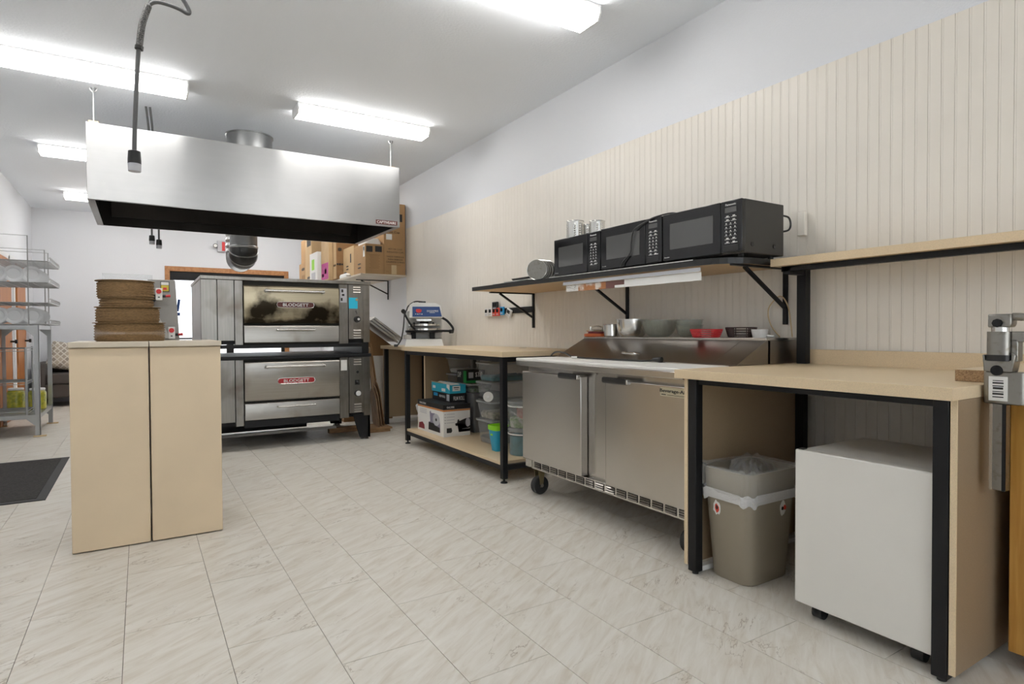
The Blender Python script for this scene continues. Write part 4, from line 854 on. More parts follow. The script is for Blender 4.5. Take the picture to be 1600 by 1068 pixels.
strip('paper_curl', 2.70, 2.78, 1.364, 1.38, 'label_white', .002)

# magnet strip with kitchen timers
mg = thing('magnet_strip', 'black magnetic strip screwed to the beaded wall below the shelf end', 'magnet', (3.0, 4.85, 1.27)); obj('bar', box(3.0, 3.0135, 4.46, 5.30, 1.270, 1.325), 'black_metal', mg, .003)
def timer(y, z, m_, label, tilt=0, w_=.062):
    t = thing('kitchen_timer', label, 'timer', (2.99, y, z), 'kitchen timers on the magnet strip'); t.rotation_euler.x = R(tilt)
    obj('case', box(2.978, 2.9995, y - w_ / 2, y + w_ / 2, z - .04, z + .04), m_, t, .006)
    obj('screen', box(2.9765, 2.978, y - w_ * .32, y + w_ * .32, z - .004, z + .028), 'black_gloss', t)
    obj('buttons', box(2.9765, 2.978, y - w_ * .3, y + w_ * .3, z - .028, z - .018), 'silver_print', t)
timer(5.27, 1.292, 'white_plastic', 'white kitchen timer at the far left end of the row'); timer(5.19, 1.292, 'white_plastic', 'white kitchen timer beside the red ones')
timer(5.115, 1.292, 'timer_red', 'red kitchen timer touching the white one'); timer(5.045, 1.292, 'timer_red', 'red kitchen timer touching the blue one')
timer(4.965, 1.298, 'timer_blue', 'blue kitchen timer on the magnet strip'); timer(4.84, 1.275, 'white_plastic', 'white kitchen timer hanging askew at the right of the row', 24, .08)
timer(5.10, 1.352, 'black_plastic', 'black kitchen timer sitting above the red ones', 0, .10)

# ------------------------------------------------------------------ far table with lower shelf
AZ = .953
t = thing('work_table', 'tan worktop table with black steel frame and loaded lower shelf', 'table', (2.6, 4.62, 0))
obj('tabletop', box(2.198, 3.012, 3.655, 5.60, AZ - .039, AZ), 'laminate', t, .0015)
obj('cable_hole', MB().cyl((2.87, 4.42, AZ), (2.87, 4.42, AZ + .001), .035, n=20), 'black_plastic', t)
for x in (2.207, 2.95):
    for y in (3.668, 5.50):
        lg = obj('leg', box(x, x + .042, y, y + .042, .03, AZ - .0395), 'black_metal', t, .002)
        obj('foot', MB().cyl((x + .021, y + .021, .008), (x + .021, y + .021, .035), .008, n=8).cyl((x + .021, y + .021, 0), (x + .021, y + .021, .009), .028, .022, 14), 'black_metal', lg)
for x in (2.212, 2.95): obj('top_rail', box(x, x + .03, 3.71, 5.50, AZ - .075, AZ - .04), 'black_metal', t)
for y in (3.674, 5.506): obj('top_rail', box(2.249, 2.95, y, y + .03, AZ - .075, AZ - .04), 'black_metal', t)
SZ = .150
obj('lower_shelf', box(2.21, 3.0, 3.712, 5.498, SZ - .022, SZ), 'laminate', t, .001)
obj('shelf_rail', box(2.212, 2.237, 3.71, 5.50, SZ - .058, SZ - .0225), 'black_metal', t); obj('shelf_rail', box(2.955, 2.98, 3.71, 5.50, SZ - .058, SZ - .0225), 'black_metal', t)
for y in (3.676, 5.51): obj('shelf_rail', box(2.249, 2.95, y, y + .025, SZ - .058, SZ - .0225), 'black_metal', t)
# slicer carton
c = thing('slicer_carton', 'white printed carton of an electric food slicer with black lid on the lower shelf', 'box', (2.43, 5.14, SZ))
X0, X1, Y0, Y1 = 2.300, 2.568, 4.853, 5.435
obj('carton', box(X0, X1, Y0, Y1, SZ, SZ + .255), 'label_white', c)
obj('lid', box(X0 - .003, X1 + .003, Y0 - .003, Y1 + .003, SZ + .245, SZ + .290), 'black_card', c, .002)
obj('orange_stripe', box(X0 - .0018, X1 + .0018, Y0 - .0018, Y1 + .0018, SZ + .229, SZ + .244), 'orange_strip', c)
text('KALORIK', .075, .018, 'white_print', c, (X0 + .07, Y0 - .003, SZ + .266), XY, depth=.001); text('KALORIK', .15, .018, 'white_print', c, (X0 - .003, Y1 - .13, SZ + .268), XM, depth=.001)
def onx(pts, m_, nm='print', d=.001, base=None):      # flat print on the face towards the room; pts = (distance from near corner along +y, height)
    return obj(nm, MB().prism([(X0 - d, Y0 + a, SZ + z) for a, z in pts], (d, 0, 0)), m_, c)
def ony(pts, m_, nm='print', d=.001): return obj(nm, MB().prism([(X0 + a, Y0 - d, SZ + z) for a, z in pts], (0, d, 0)), m_, c)
circ = lambda cx_, cz, rx, rz, n=20: [(cx_ + rx * math.cos(2 * math.pi * k / n), cz + rz * math.sin(2 * math.pi * k / n)) for k in range(n)]
onx([(.07, .03), (.33, .03), (.32, .105), (.29, .11), (.30, .20), (.28, .21), (.27, .19), (.20, .195), (.13, .19), (.09, .165), (.075, .10)], 'violet_grey', 'slicer_picture')
onx([(.08, .03), (.33, .03), (.325, .10), (.20, .10), (.20, .085), (.085, .075)], 'black_card', 'slicer_picture', .0015)
onx(circ(.155, .14, .075, .055), 'silver_print', 'blade_picture', .002); onx(circ(.155, .14, .016, .014), 'black_card', 'blade_picture', .0028)
onx([(.42, .02), (.56, .02), (.55, .07), (.47, .085), (.43, .06)], 'dark_red', 'meat_picture')
for i in range(3): onx([(.37, .205 - i * .016), (.53, .205 - i * .016), (.53, .211 - i * .016), (.37, .211 - i * .016)], 'silver_print', 'print_line', .0006)
ony([(.15, .035), (.267, .035), (.267, .09), (.20, .092), (.12, .093), (.115, .115), (.135, .12), (.142, .15), (.152, .152), (.158, .135), (.22, .155), (.267, .160), (.267, .1), (.145, .1)], 'black_card', 'slicer_picture')
ony(circ(.244, .118, .023, .042), 'silver_print', 'blade_picture', .0015); ony([(.185, .06), (.267, .063), (.267, .067), (.185, .064)], 'silver_print', 'slide_picture', .0015)
ony([(.03, .035), (.075, .035), (.085, .05), (.078, .078), (.03, .078)], 'black_card', 'detail_picture')
for i in range(4): ony([(.013, .20 - i * .026), (.018, .20 - i * .026), (.018, .207 - i * .026), (.013, .207 - i * .026)], 'black_card', 'print_dot'); ony([(.028, .201 - i * .026), (.11, .201 - i * .026), (.11, .206 - i * .026), (.028, .206 - i * .026)], 'silver_print', 'print_line', .0006)
# film roll cartons on the slicer carton
FZ = SZ + .2905
c = thing('film_carton', 'black film roll carton on the slicer carton', 'box', (2.51, 5.19, FZ), 'film roll cartons')
obj('carton', box(2.432, 2.592, 4.99, 5.38, FZ, FZ + .082), 'black_card', c, .001)
text('FILM ROLL', .115, .038, 'label_white', c, (2.525, 4.99, FZ + .036), XY, depth=.001, bold=.01); text('FILM ROLL', .13, .022, 'label_white', c, (2.432, 5.155, FZ + .045), XM, depth=.001)
obj('bar_code', box(2.430, 2.432, 5.005, 5.06, FZ + .012, FZ + .072), 'silver_print', c); obj('blue_print', box(2.431, 2.432, 5.26, 5.35, FZ + .04, FZ + .07), 'timer_blue', c)
c = thing('film_carton', 'open turquoise film carton stacked on the black one', 'box', (2.51, 5.19, FZ + .0825), 'film roll cartons'); q = FZ + .0825
obj('carton', MB().box(2.428, 2.432, 4.985, 5.39, q, q + .084).box(2.591, 2.595, 4.985, 5.39, q, q + .080).box(2.432, 2.591, 4.985, 4.989, q, q + .080).box(2.432, 2.591, 5.386, 5.39, q, q + .084).box(2.432, 2.591, 4.989, 5.386, q, q + .006), 'cyan_card', c)
obj('label', box(2.455, 2.535, 4.983, 4.985, q + .022, q + .07), 'label_white', c); obj('label', box(2.4265, 2.428, 5.30, 5.36, q + .03, q + .055), 'label_white', c); obj('label', box(2.4265, 2.428, 5.08, 5.16, q + .012, q + .04), 'label_white', c); obj('torn_edge', MB().prism([(2.4265, 4.99, q + .03), (2.4265, 5.05, q + .055), (2.4265, 5.05, q + .083), (2.4265, 4.99, q + .083)], (.0015, 0, 0)), 'label_white', c)
obj('print_mark', box(2.468, 2.522, 4.982, 4.983, q + .050, q + .058), 'black_print', c); obj('print_mark', box(2.475, 2.515, 4.982, 4.983, q + .034, q + .038), 'black_print', c); obj('film_roll', MB().cyl((2.51, 5.0, q + .05), (2.51, 5.37, q + .05), .042, n=20), 'label_white', c); obj('flap', MB().prism([(2.428, 5.12, q + .084), (2.428, 5.36, q + .084), (2.40, 5.35, q + .10), (2.402, 5.14, q + .098)], (.001, 0, .001)), 'tag_tan', c)
# plastic bins
def bin_(x0, x1, y0, y1, z0, h, label, group, fill=None, lid=True):
    t = thing('storage_bin', label, 'bin', ((x0 + x1) / 2, (y0 + y1) / 2, z0), group); cx_, cy_ = (x0 + x1) / 2, (y0 + y1) / 2; w_, d = x1 - x0, y1 - y0
    obj('tub', MB().loft([rrect(cx_, cy_, w_ - .07, d - .06, .025, z0), rrect(cx_, cy_, w_ - .022, d - .022, .03, z0 + h - .022), rrect(cx_, cy_, w_ - .006, d - .006, .03, z0 + h - .018)], True, False), 'clear_plastic', t)
    if lid: obj('lid', MB().loft([rrect(cx_, cy_, w_, d, .03, z0 + h - .018), rrect(cx_, cy_, w_, d, .03, z0 + h - .004), rrect(cx_, cy_, w_ - .03, d - .03, .03, z0 + h - .001)]), 'clear_lid', t)
    if fill: obj('contents', MB().loft([rrect(cx_, cy_, w_ - .085, d - .075, .02, z0 + .004), rrect(cx_, cy_, w_ - .07, d - .065, .02, z0 + h * fill[1] * .7), wob2(rrect(cx_, cy_, w_ - .09, d - .085, .02, z0 + h * fill[1]))]), fill[0], t)
    return t
def wob2(l): return [(a, b_, z + .008 * math.sin(i * 1.9) - .006) for i, (a, b_, z) in enumerate(l)]
zz = SZ
for i, (h, l, fl_) in enumerate(((.208, 'lowest clear plastic bin of the stack behind the front leg', ('grey_plastic', .3)), (.157, 'second clear bin from below in the stack behind the front leg, holding packets', ('packet_stuff', .4)), (.163, 'third clear bin from below in the stack behind the front leg', None), (.160, 'topmost clear bin of the stack behind the front leg with blue contents', ('teal_stuff', .3)))):
    bin_(2.45, 2.92, 4.262, 4.545, zz + .0005 * i, h - .001, l, 'clear plastic storage bins', fl_); zz += h
zz = SZ
for i, (h, l, fl_) in enumerate(((.27, 'lowest clear bin of the far stack behind the slicer carton', None), (.265, 'second clear bin of the far stack, under the bag of white packets', ('packet_stuff', .6)), (.16, 'topmost clear bin of the far stack right under the tabletop', ('label_white', .3)))):
    bin_(2.62, 2.94, 5.27, 5.49, zz + .0005 * i, h - .001, l, 'clear plastic storage bins', fl_); zz += h
bin_(2.60, 2.92, 4.03, 4.245, SZ, .205, 'small clear bin behind the turquoise tub', 'clear plastic storage bins', ('mixed_stuff', .4)); bin_(2.60, 2.92, 4.03, 4.245, SZ + .206, .15, 'small clear bin, upper one behind the turquoise tub', 'clear plastic storage bins', ('packet_stuff', .5))
g = thing('storage_tote', 'dark grey plastic tote between slicer carton and clear bins', 'bin', (2.775, 5.06, SZ)); obj('tub', MB().loft([rrect(2.775, 5.06, .27, .30, .02, SZ), rrect(2.775, 5.06, .31, .34, .02, SZ + .36)]), 'grey_plastic', g); obj('rim', MB().loft([rrect(2.775, 5.06, .33, .36, .02, SZ + .36), rrect(2.775, 5.06, .33, .36, .02, SZ + .372)]), 'grey_plastic', g)
bin_(2.60, 2.86, 4.90, 5.20, SZ + .3725, .09, 'low clear bin on top of the dark grey tote', 'clear plastic storage bins', ('spill', .5))
gz = SZ + .4635
c = thing('glove_carton', 'black carton with green stripe and price lettering on the stacked bins', 'box', (2.70, 5.06, gz)); obj('carton', box(2.60, 2.80, 4.985, 5.18, gz, gz + .115), 'black_card', c, .001); obj('green_stripe', box(2.598, 2.602, 4.983, 5.04, gz, gz + .1145), 'green_card', c); obj('green_stripe', box(2.602, 2.80, 4.983, 4.985, gz, gz + .022), 'green_card', c)
obj('bar_code', box(2.625, 2.675, 4.983, 4.985, gz + .045, gz + .10), 'silver_print', c); text('$3.0', .075, .05, 'white_print', c, (2.735, 4.985, gz + .075), XY, depth=.001); text('DIP', .07, .05, 'white_print', c, (2.60, 5.125, gz + .075), XM, depth=.001)
# turquoise tub, round food boxes, tool, jar and bag
t = thing('plastic_tub', 'turquoise tapered tub with lime green rim on the lower shelf', 'tub', (2.415, 4.085, SZ)); obj('wall', MB().loft([rrect(2.415, 4.085, .085, .085, .02, SZ), rrect(2.415, 4.085, .128, .128, .03, SZ + .165), rrect(2.415, 4.085, .12, .12, .028, SZ + .165), rrect(2.415, 4.085, .08, .08, .018, SZ + .01)]), 'tub_blue', t)
obj('rim', MB().loft([rrect(2.415, 4.085, .128, .128, .03, SZ + .166), rrect(2.415, 4.085, .137, .137, .032, SZ + .17), rrect(2.415, 4.085, .139, .139, .032, SZ + .205), rrect(2.415, 4.085, .128, .128, .03, SZ + .205), rrect(2.415, 4.085, .118, .118, .03, SZ + .167)]), 'lime', t); obj('tab', box(2.352, 2.359, 4.07, 4.10, SZ + .125, SZ + .138), 'lime', t)
for i, (z, m_, l) in enumerate(((SZ, 'teal_stuff', 'lower clear round food container with blue contents behind the table leg'), (SZ + .212, 'spill', 'upper clear round food container with green contents behind the table leg'))):
    t = thing('food_container', l, 'container', (2.51, 3.86, z), 'round clear food containers'); obj('wall', MB().lathe(2.51, 3.86, [(.108, z), (.113, z + .01), (.121, z + .19)], 36, True, False), 'clear_plastic', t); obj('lid', MB().lathe(2.51, 3.86, [(.125, z + .185), (.128, z + .19), (.128, z + .203), (.115, z + .21)], 36), 'clear_lid', t)
    obj('rim_band', MB().lathe(2.51, 3.86, [(.121, z + .160), (.1245, z + .163), (.1245, z + .167), (.121, z + .170)], 36, False, False), 'label_white', t); obj('contents', MB().lathe(2.51, 3.86, [(.104, z + .003), (.106, z + (.15 if i == 0 else .07)), (.03, z + (.155 if i == 0 else .09))], 24), m_, t)
    if i: obj('packet', MB().loft([rrect(2.46, 3.82, .02, .09, .008, z + .07), rrect(2.47, 3.83, .03, .10, .01, z + .15)]), 'mixed_stuff', t)
zt_ = SZ + .208 + .157
t = thing('pizza_cutter', 'white pizza cutter wheel lying on the lid of a clear bin', 'cutter', (2.47, 4.29, zt_)); obj('blade', MB().cyl((2.442, 4.292, zt_ + .043), (2.439, 4.287, zt_ + .043), .042, n=28), 'label_white', t); obj('hub', MB().cyl((2.447, 4.30, zt_ + .043), (2.435, 4.279, zt_ + .043), .010, n=12), 'bright_steel', t); obj('grip', MB().cyl((2.45, 4.32, zt_ + .022), (2.465, 4.48, zt_ + .022), .014, n=12), 'black_plastic', t)
t = thing('spice_jar', 'white seasoning jar with yellow label left of the slicer carton', 'jar', (2.345, 5.468, SZ)); obj('body', MB().lathe(2.345, 5.468, [(.028, SZ), (.030, SZ + .004), (.030, SZ + .12), (.024, SZ + .13)], 20), 'white_plastic', t); obj('label', MB().lathe(2.345, 5.468, [(.0304, SZ + .02), (.0304, SZ + .11)], 20, False, False), 'yellow_label', t); obj('lid', MB().lathe(2.345, 5.468, [(.03, SZ + .13), (.03, SZ + .148)], 20), 'jar_lid', t)
t = thing('plastic_bag', 'crumpled clear plastic bag on top of the seasoning jar', 'bag', (2.345, 5.468, SZ + .1485)); cx, cy = 2.345, 5.468
obj('film', MB().loft([wob(rrect(cx, cy, .05, .04, .015, SZ + .149, 8), .004, 1.3, 1), wob(rrect(cx, cy, .085, .038, .015, SZ + .19, 8), .006, 1.9, 2), wob(rrect(cx, cy, .09, .04, .015, SZ + .225, 8), .006, 1.4, 0, .008), wob(rrect(cx, cy, .05, .03, .012, SZ + .245, 8), .008, 2.2, 1)]), 'liner_white', t)

# ------------------------------------------------------------------ corner bench beyond the table, dough press
CZ = .936
t = thing('corner_bench', 'far tan corner bench with black leg and brown end panel, under the dough press', 'bench', (2.74, 6.3, 0))
obj('worktop', box(2.46, 3.012, 5.612, 6.95, CZ - .038, CZ), 'laminate', t, .0015)
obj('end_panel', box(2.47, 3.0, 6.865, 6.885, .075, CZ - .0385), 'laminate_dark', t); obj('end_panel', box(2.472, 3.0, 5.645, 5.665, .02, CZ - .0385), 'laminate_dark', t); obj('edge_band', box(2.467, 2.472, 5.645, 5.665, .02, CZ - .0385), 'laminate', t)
obj('leg', box(2.465, 2.508, 6.80, 6.843, 0, CZ - .0385), 'black_metal', t); obj('leg', box(2.95, 2.993, 6.80, 6.843, 0, CZ - .0385), 'black_metal', t); obj('floor_rail', box(2.508, 2.95, 6.81, 6.84, .012, .055), 'white_plastic', t); obj('rear_leg', box(2.95, 2.993, 5.69, 5.73, 0, CZ - .0385), 'black_metal', t)
dp = thing('dough_press', 'white and steel dough press with blue front label on the far bench', 'dough press', (2.715, 6.22, CZ)); Mx = Matrix.Translation((2.715, 6.22, CZ)) @ Matrix.Rotation(R(-24), 4, 'Z')
def dpo(nm, mb, m_, par=None, bev=0): return obj(nm, mb.xf(Mx), m_, par or dp, bev)
dpo('base', MB().prism([(-.215, -.16, 0), (.215, -.16, 0), (.195, -.14, .085), (-.195, -.14, .085)], (0, .32, 0)), 'white_plastic', bev=.006)
dpo('rear_column', box(-.20, .20, .06, .165, .085, .40), 'white_plastic', bev=.01)
dpo('column_foot', box(-.225, -.14, -.12, .0, .085, .13), 'sheeter_light', bev=.004)
for x in (-.12, .09): dpo('support_block', box(x - .028, x + .028, -.06, .03, .085, .155), 'black_metal', bev=.003)
dpo('lower_platen', MB().lathe(0, 0, [(.20, .155), (.21, .16), (.21, .178), (.20, .182)], 40), 'black_metal'); dpo('lower_disc', MB().lathe(0, 0, [(.19, .182), (.19, .20), (.18, .204)], 40), 'bright_steel')
dpo('upper_platen', MB().lathe(0, 0, [(.16, .225), (.175, .23), (.175, .25), (.10, .262)], 40), 'bright_steel'); dpo('ram', MB().cyl((0, 0, .26), (0, 0, .33), .05, n=20), 'black_metal'); dpo('ram_collar', box(-.09, .09, -.08, .08, .275, .315), 'bright_steel', bev=.01)
for x in (-.11, .10): dpo('bolt', MB().cyl((x, -.12, .255), (x, -.10, .255), .014, n=12), 'black_metal')
dpo('head', MB().prism([(-.165, -.13, .315), (.205, -.13, .315), (.185, -.10, .455), (.13, -.06, .485), (-.12, -.06, .49), (-.16, -.10, .46)], (0, .24, 0)), 'white_plastic', bev=.008)
lb = dpo('front_label', MB().prism([(-.125, -.1345, .33), (.195, -.1345, .33), (.170, -.1345, .44), (-.125, -.1345, .44)], (0, .004, 0)), 'label_blue')
dpo('emblem', MB().prism([(-.09, -.1355, .395), (-.075, -.1355, .375), (-.05, -.1355, .372), (-.03, -.1355, .38), (-.025, -.1355, .405), (-.05, -.1355, .415), (-.085, -.1355, .412)], (0, .001, 0)), 'emblem_red', lb); 
for i in range(4): dpo('emblem_dot', box(-.095 + i * .022, -.083 + i * .022, -.1355, -.1345, .356 - .003 * (i % 2), .363), 'white_print', lb)
text('DOUGHXPRESS', .125, .020, 'white_print', lb, Mx @ Vector((.095, -.1345, .392)), Mx.to_3x3() @ Vector((1, 0, 0)), depth=.001); dpo('label_line', box(.06, .12, -.1355, -.1345, .372, .376), 'white_print', lb)
dpo('hand_lever', MB().tube(spline([(.18, -.02, .33), (.25, -.05, .29), (.31, -.08, .22), (.32, -.10, .185), (.30, -.11, .172), (.20, -.12, .172), (.0, -.16, .175), (-.10, -.17, .18)]), .013, 10), 'black_metal'); dpo('lever_grip', MB().cyl((.315, -.09, .165), (.285, -.115, .165), .022, n=12), 'black_plastic')
dpo('side_lever', MB().tube(spline([(-.08, -.16, .18), (-.13, -.15, .22), (-.19, -.15, .32), (-.22, -.14, .38)]), .011, 10), 'black_metal'); dpo('lever_knob', MB().cyl((-.225, -.16, .39), (-.215, -.12, .38), .024, n=14), 'black_plastic')
dpo('cable', MB().tube(spline([(-.02, 0, .50), (-.10, -.03, .50), (-.17, -.08, .45), (-.19, -.12, .40), (-.21, -.16, .36), (-.225, -.165, .2), (-.25, -.17, .08), (-.29, -.18, .015)]), .0075, 8), 'black_plastic'); dpo('cable_plug', MB().cyl((-.285, -.18, .016), (-.325, -.185, .016), .014, n=10), 'black_plastic'); dpo('top_grip', box(-.06, .02, -.03, .03, .487, .505), 'black_plastic', bev=.004)

# ------------------------------------------------------------------ corner behind the oven: carton sheet, white panel, trays, peels
t = thing('carton_sheet', 'big brown carton standing behind the far bench beside the oven', 'box', (2.42, 7.3, 0)); obj('carton', MB().prism([(2.10, 7.25, 0), (2.72, 7.25, 0), (2.72, 7.25, .925), (2.40, 7.25, 1.155), (2.10, 7.25, 1.155)], (0, .25, 0)), 'cardboard_dark', t)
tag(obj('white_board', MB().box(2.25, 2.56, 7.10, 7.13, 0, .79).box(2.24, 2.562, 7.09, 7.14, .79, .805), 'white_enamel'), 'white panel leaning upright between the oven and the far bench', 'panel')
a0 = Vector((2.36, 7.02, 1.235)); dx = Vector((.66, 0, -.48)).normalized(); nx = Vector((.48, 0, .66)).normalized()
for i, l in enumerate(('lowest of three grey sheet pans sloping behind the far bench', 'middle of three grey sheet pans sloping behind the far bench', 'uppermost of three grey sheet pans sloping behind the far bench')):
    t = thing('sheet_pan', l, 'tray', (2.55, 7.22, .95), 'sloping grey sheet pans'); o_ = a0 + nx * (.034 * i) + dx * (.012 * i)
    obj('pan', MB().obox(o_ + dx * .22 + Vector((0, .22, 0)), dx * .22, (0, .22, 0), nx * .004), 'oven_side', t)
    obj('rim', MB().obox(o_ + dx * .22 + Vector((0, .004, 0)) - nx * .008, dx * .22, (0, .006, 0), nx * .012), 'oven_side', t); obj('rim', MB().obox(o_ + Vector((0, .22, 0)) - nx * .008, dx * .006, (0, .22, 0), nx * .012), 'bright_steel', t)
pb = thing('wood_pallet', 'rough wooden board on the floor below the pizza peels', 'board', (2.2, 6.42, 0)); obj('board', box(2.06, 2.36, 6.30, 6.62, .03, .05), 'pallet_wood', pb, .002); obj('beam', box(1.72, 2.05, 6.50, 6.56, .004, .06), 'pallet_wood', pb); obj('runner', box(2.08, 2.34, 6.31, 6.35, 0, .03), 'pallet_wood', pb); obj('runner', box(2.08, 2.34, 6.56, 6.60, 0, .03), 'pallet_wood', pb)
for i, (x0, y0, h, tx, ty, m_, l) in enumerate(((2.215, 6.32, .42, -.10, .02, 'peel_wood', 'nearest light wooden pizza peel leaning on the oven side'), (2.255, 6.36, .46, -.11, .03, 'peel_wood', 'middle pizza peel leaning on the oven side'), (2.30, 6.40, .50, -.12, .04, 'cardboard_dark', 'dark pizza peel, the outermost of those leaning on the oven'))):
    t = thing('pizza_peel', l, 'peel', (x0, y0 + .15, .05), 'pizza peels leaning on the oven'); up = Vector((tx, ty, 1)).normalized(); sd = Vector((.10, .995, 0)); b0 = Vector((x0, y0, .052)); w2 = .15; nn = Vector((.011, 0, 0))
    pts = [b0 + sd * (w2 - .13), b0 + sd * (w2 + .13), b0 + sd * (w2 + .15) + up * .03, b0 + sd * (w2 + .15) + up * (h - .12), b0 + sd * (w2 + .09) + up * (h - .04), b0 + sd * (w2 + .02) + up * h, b0 + sd * (w2 - .02) + up * h, b0 + sd * (w2 - .09) + up * (h - .04), b0 + sd * (w2 - .15) + up * (h - .12), b0 + sd * (w2 - .15) + up * .03]
    obj('blade', MB().prism(pts, nn), m_, t, .002); obj('handle', MB().prism([b0 + sd * (w2 - .018) + up * (h - .002), b0 + sd * (w2 + .018) + up * (h - .002), b0 + sd * (w2 + .015) + up * (h + .42), b0 + sd * (w2 - .015) + up * (h + .42)], nn * 1.6), m_, t, .003)

# ------------------------------------------------------------------ carton shelf high on the right wall
BSZ = 1.853
t = thing('carton_shelf', 'white wall shelf near the back carrying brown shipping cartons', 'shelf', (2.75, 9.3, BSZ - .022)); obj('board', box(2.40, 3.022, 7.49, 11.2, BSZ - .022, BSZ), 'cabinet_top', t); 
for y in (8.17, 9.4, 10.6): bracket(y, 2.55, 2.62, BSZ - .0225, 1.56, t)
def carton(x0, x1, y0, y1, z0, z1, m_, label, marks=(), name='carton'):
    t = thing('shipping_carton', label, 'box', ((x0 + x1) / 2, (y0 + y1) / 2, z0), 'shipping cartons on the high shelf'); obj('box', box(x0, x1, y0, y1, z0, z1), m_, t, .002)
    for mk in marks:
        if mk[0] == 'y': _, a, b_, c_, d, mm = mk; obj('label', box(x0 + a, x0 + b_, y0 - .0015, y0 - .0002, z0 + c_, z0 + d), mm, t)
        elif mk[0] == 'x': _, a, b_, c_, d, mm = mk; obj('label', box(x0 - .0015, x0 - .0002, y0 + a, y0 + b_, z0 + c_, z0 + d), mm, t)
        elif mk[0] in ('bx', 'by'):
            _, wd, ht, a, zc = mk
            for q0, q1, h_ in ((-.5, -.22, .42), (-.16, .18, .5), (.24, .5, .4)):
                if mk[0] == 'bx': obj('print_mark', box(x0 - .0015, x0 - .0002, y0 + a + q0 * wd, y0 + a + q1 * wd, z0 + zc - ht * h_, z0 + zc + ht * h_), 'black_print', t)
                else: obj('print_mark', box(x0 + a + q0 * wd, x0 + a + q1 * wd, y0 - .0015, y0 - .0002, z0 + zc - ht * h_, z0 + zc + ht * h_), 'black_print', t)
        elif mk[0] == 'ty': _, s_, wd, ht, a, zc = mk; text(s_, wd, ht, 'black_print', t, (x0 + a, y0 - .0002, z0 + zc), XY, depth=.001)
        elif mk[0] == 'tx': _, s_, wd, ht, a, zc = mk; text(s_, wd, ht, 'black_print', t, (x0 - .0002, y0 + a, z0 + zc), XM, depth=.001)
    return t
Z = BSZ + .0005
carton(2.715, 3.012, 7.50, 8.06, Z, Z + .935, 'cardboard', 'tall brown carton of insulated cups against the right wall', [('ty', 'HOT OR COLD', .19, .020, .155, .335), ('ty', 'INSULATED CUPS', .23, .020, .155, .295), ('ty', 'VASOS TERMICOS', .24, .020, .155, .235), ('ty', 'PARA BEBIDAS', .20, .020, .155, .20), ('ty', 'CALIENTES O FRIAS', .25, .020, .155, .165), ('ty', 'Hot Cup', .17, .035, .135, .555), ('y', .10, .17, .005, .125, 'tag_tan'), ('y', .03, .11, .455, .53, 'label_white'), ('y', .19, .255, .70, .80, 'black_print'), ('y', .02, .06, .035, .04, 'cardboard_dark'), ('y', .03, .23, .125, .13, 'cardboard_dark')])
carton(2.466, 2.713, 7.50, 7.98, Z, Z + .385, 'cardboard', 'front brown carton with two dark printed panels at the shelf corner', [('y', .012, .095, .28, .355, 'black_print'), ('y', .13, .22, .285, .36, 'black_print'), ('y', .03, .20, .245, .249, 'cardboard_dark')] + [('y', .05 + .01 * (i % 3), .19 - .012 * (i % 2), .235 - i * .018, .240 - i * .018, 'cardboard_dark') for i in range(10)] + [('x', .03, .09, .22, .36, 'label_white'), ('x', .04, .08, .30, .35, 'label_blue'), ('bx', .12, .02, .25, .14), ('bx', .12, .02, .25, .09)])
carton(2.466, 2.713, 7.985, 8.48, Z, Z + .42, 'cardboard_light', 'pale brown carton second from the shelf corner', [('x', .12, .17, .20, .32, 'black_print'), ('bx', .10, .018, .30, .16), ('bx', .10, .018, .30, .12), ('bx', .12, .018, .40, .08)])
carton(2.375, 2.74, 8.49, 8.69, Z, Z + .66, 'cardboard_dark', 'dark brown carton with printed symbols, standing tall mid shelf', [('by', .09, .03, .045, .21), ('by', .05, .05, .045, .42), ('x', .03, .17, .01, .62, 'cardboard_light'), ('bx', .12, .03, .10, .2)])
carton(2.32, 2.74, 8.70, 9.12, Z, Z + .80, 'cardboard_light', 'tall pale carton with magenta label mid shelf', [('x', .03, .40, .02, .26, 'magenta_card'), ('x', .13, .22, .10, .17, 'label_white'), ('x', .28, .36, .06, .11, 'label_white')])
carton(2.27, 2.74, 9.16, 9.62, Z, Z + .46, 'label_white', 'white carton with green print mid shelf', [('x', .17, .33, .20, .36, 'lime'), ('x', .12, .36, .05, .16, 'silver_print')])
carton(2.31, 2.80, 9.66, 10.08, Z, Z + .85, 'cardboard_light', 'tall tan carton with dark logo beyond the white one', [('x', .05, .30, .62, .80, 'black_print'), ('bx', .2, .04, .2, .12)])
carton(2.33, 2.80, 10.14, 10.62, Z, Z + .40, 'cardboard', 'lower carton at the far end of the high shelf', [('bx', .2, .05, .2, .30), ('x', .08, .3, .05, .2, 'cardboard_dark'), ('y', .02, .10, .0, .30, 'lime')])
carton(2.36, 2.80, 10.16, 10.60, Z + .4005, Z + .80, 'cardboard', 'upper carton at the far end of the high shelf')
t = thing('white_package', 'white wrapped package lying on the shelf edge before the dark carton', 'package', (2.42, 8.25, BSZ)); t2 = MB().loft([rrect(2.435, 8.30, .06, .34, .02, Z), rrect(2.435, 8.30, .066, .36, .025, Z + .03), rrect(2.435, 8.30, .05, .30, .02, Z + .055)]); obj('wrap', t2, 'label_white', t)
t = thing('white_package', 'white package on top of the front corner carton', 'package', (2.60, 7.72, Z + .386)); obj('wrap', MB().loft([rrect(2.60, 7.74, .20, .35, .03, Z + .3855), rrect(2.60, 7.74, .21, .36, .04, Z + .42), rrect(2.60, 7.74, .17, .32, .04, Z + .47)]), 'label_white', t)

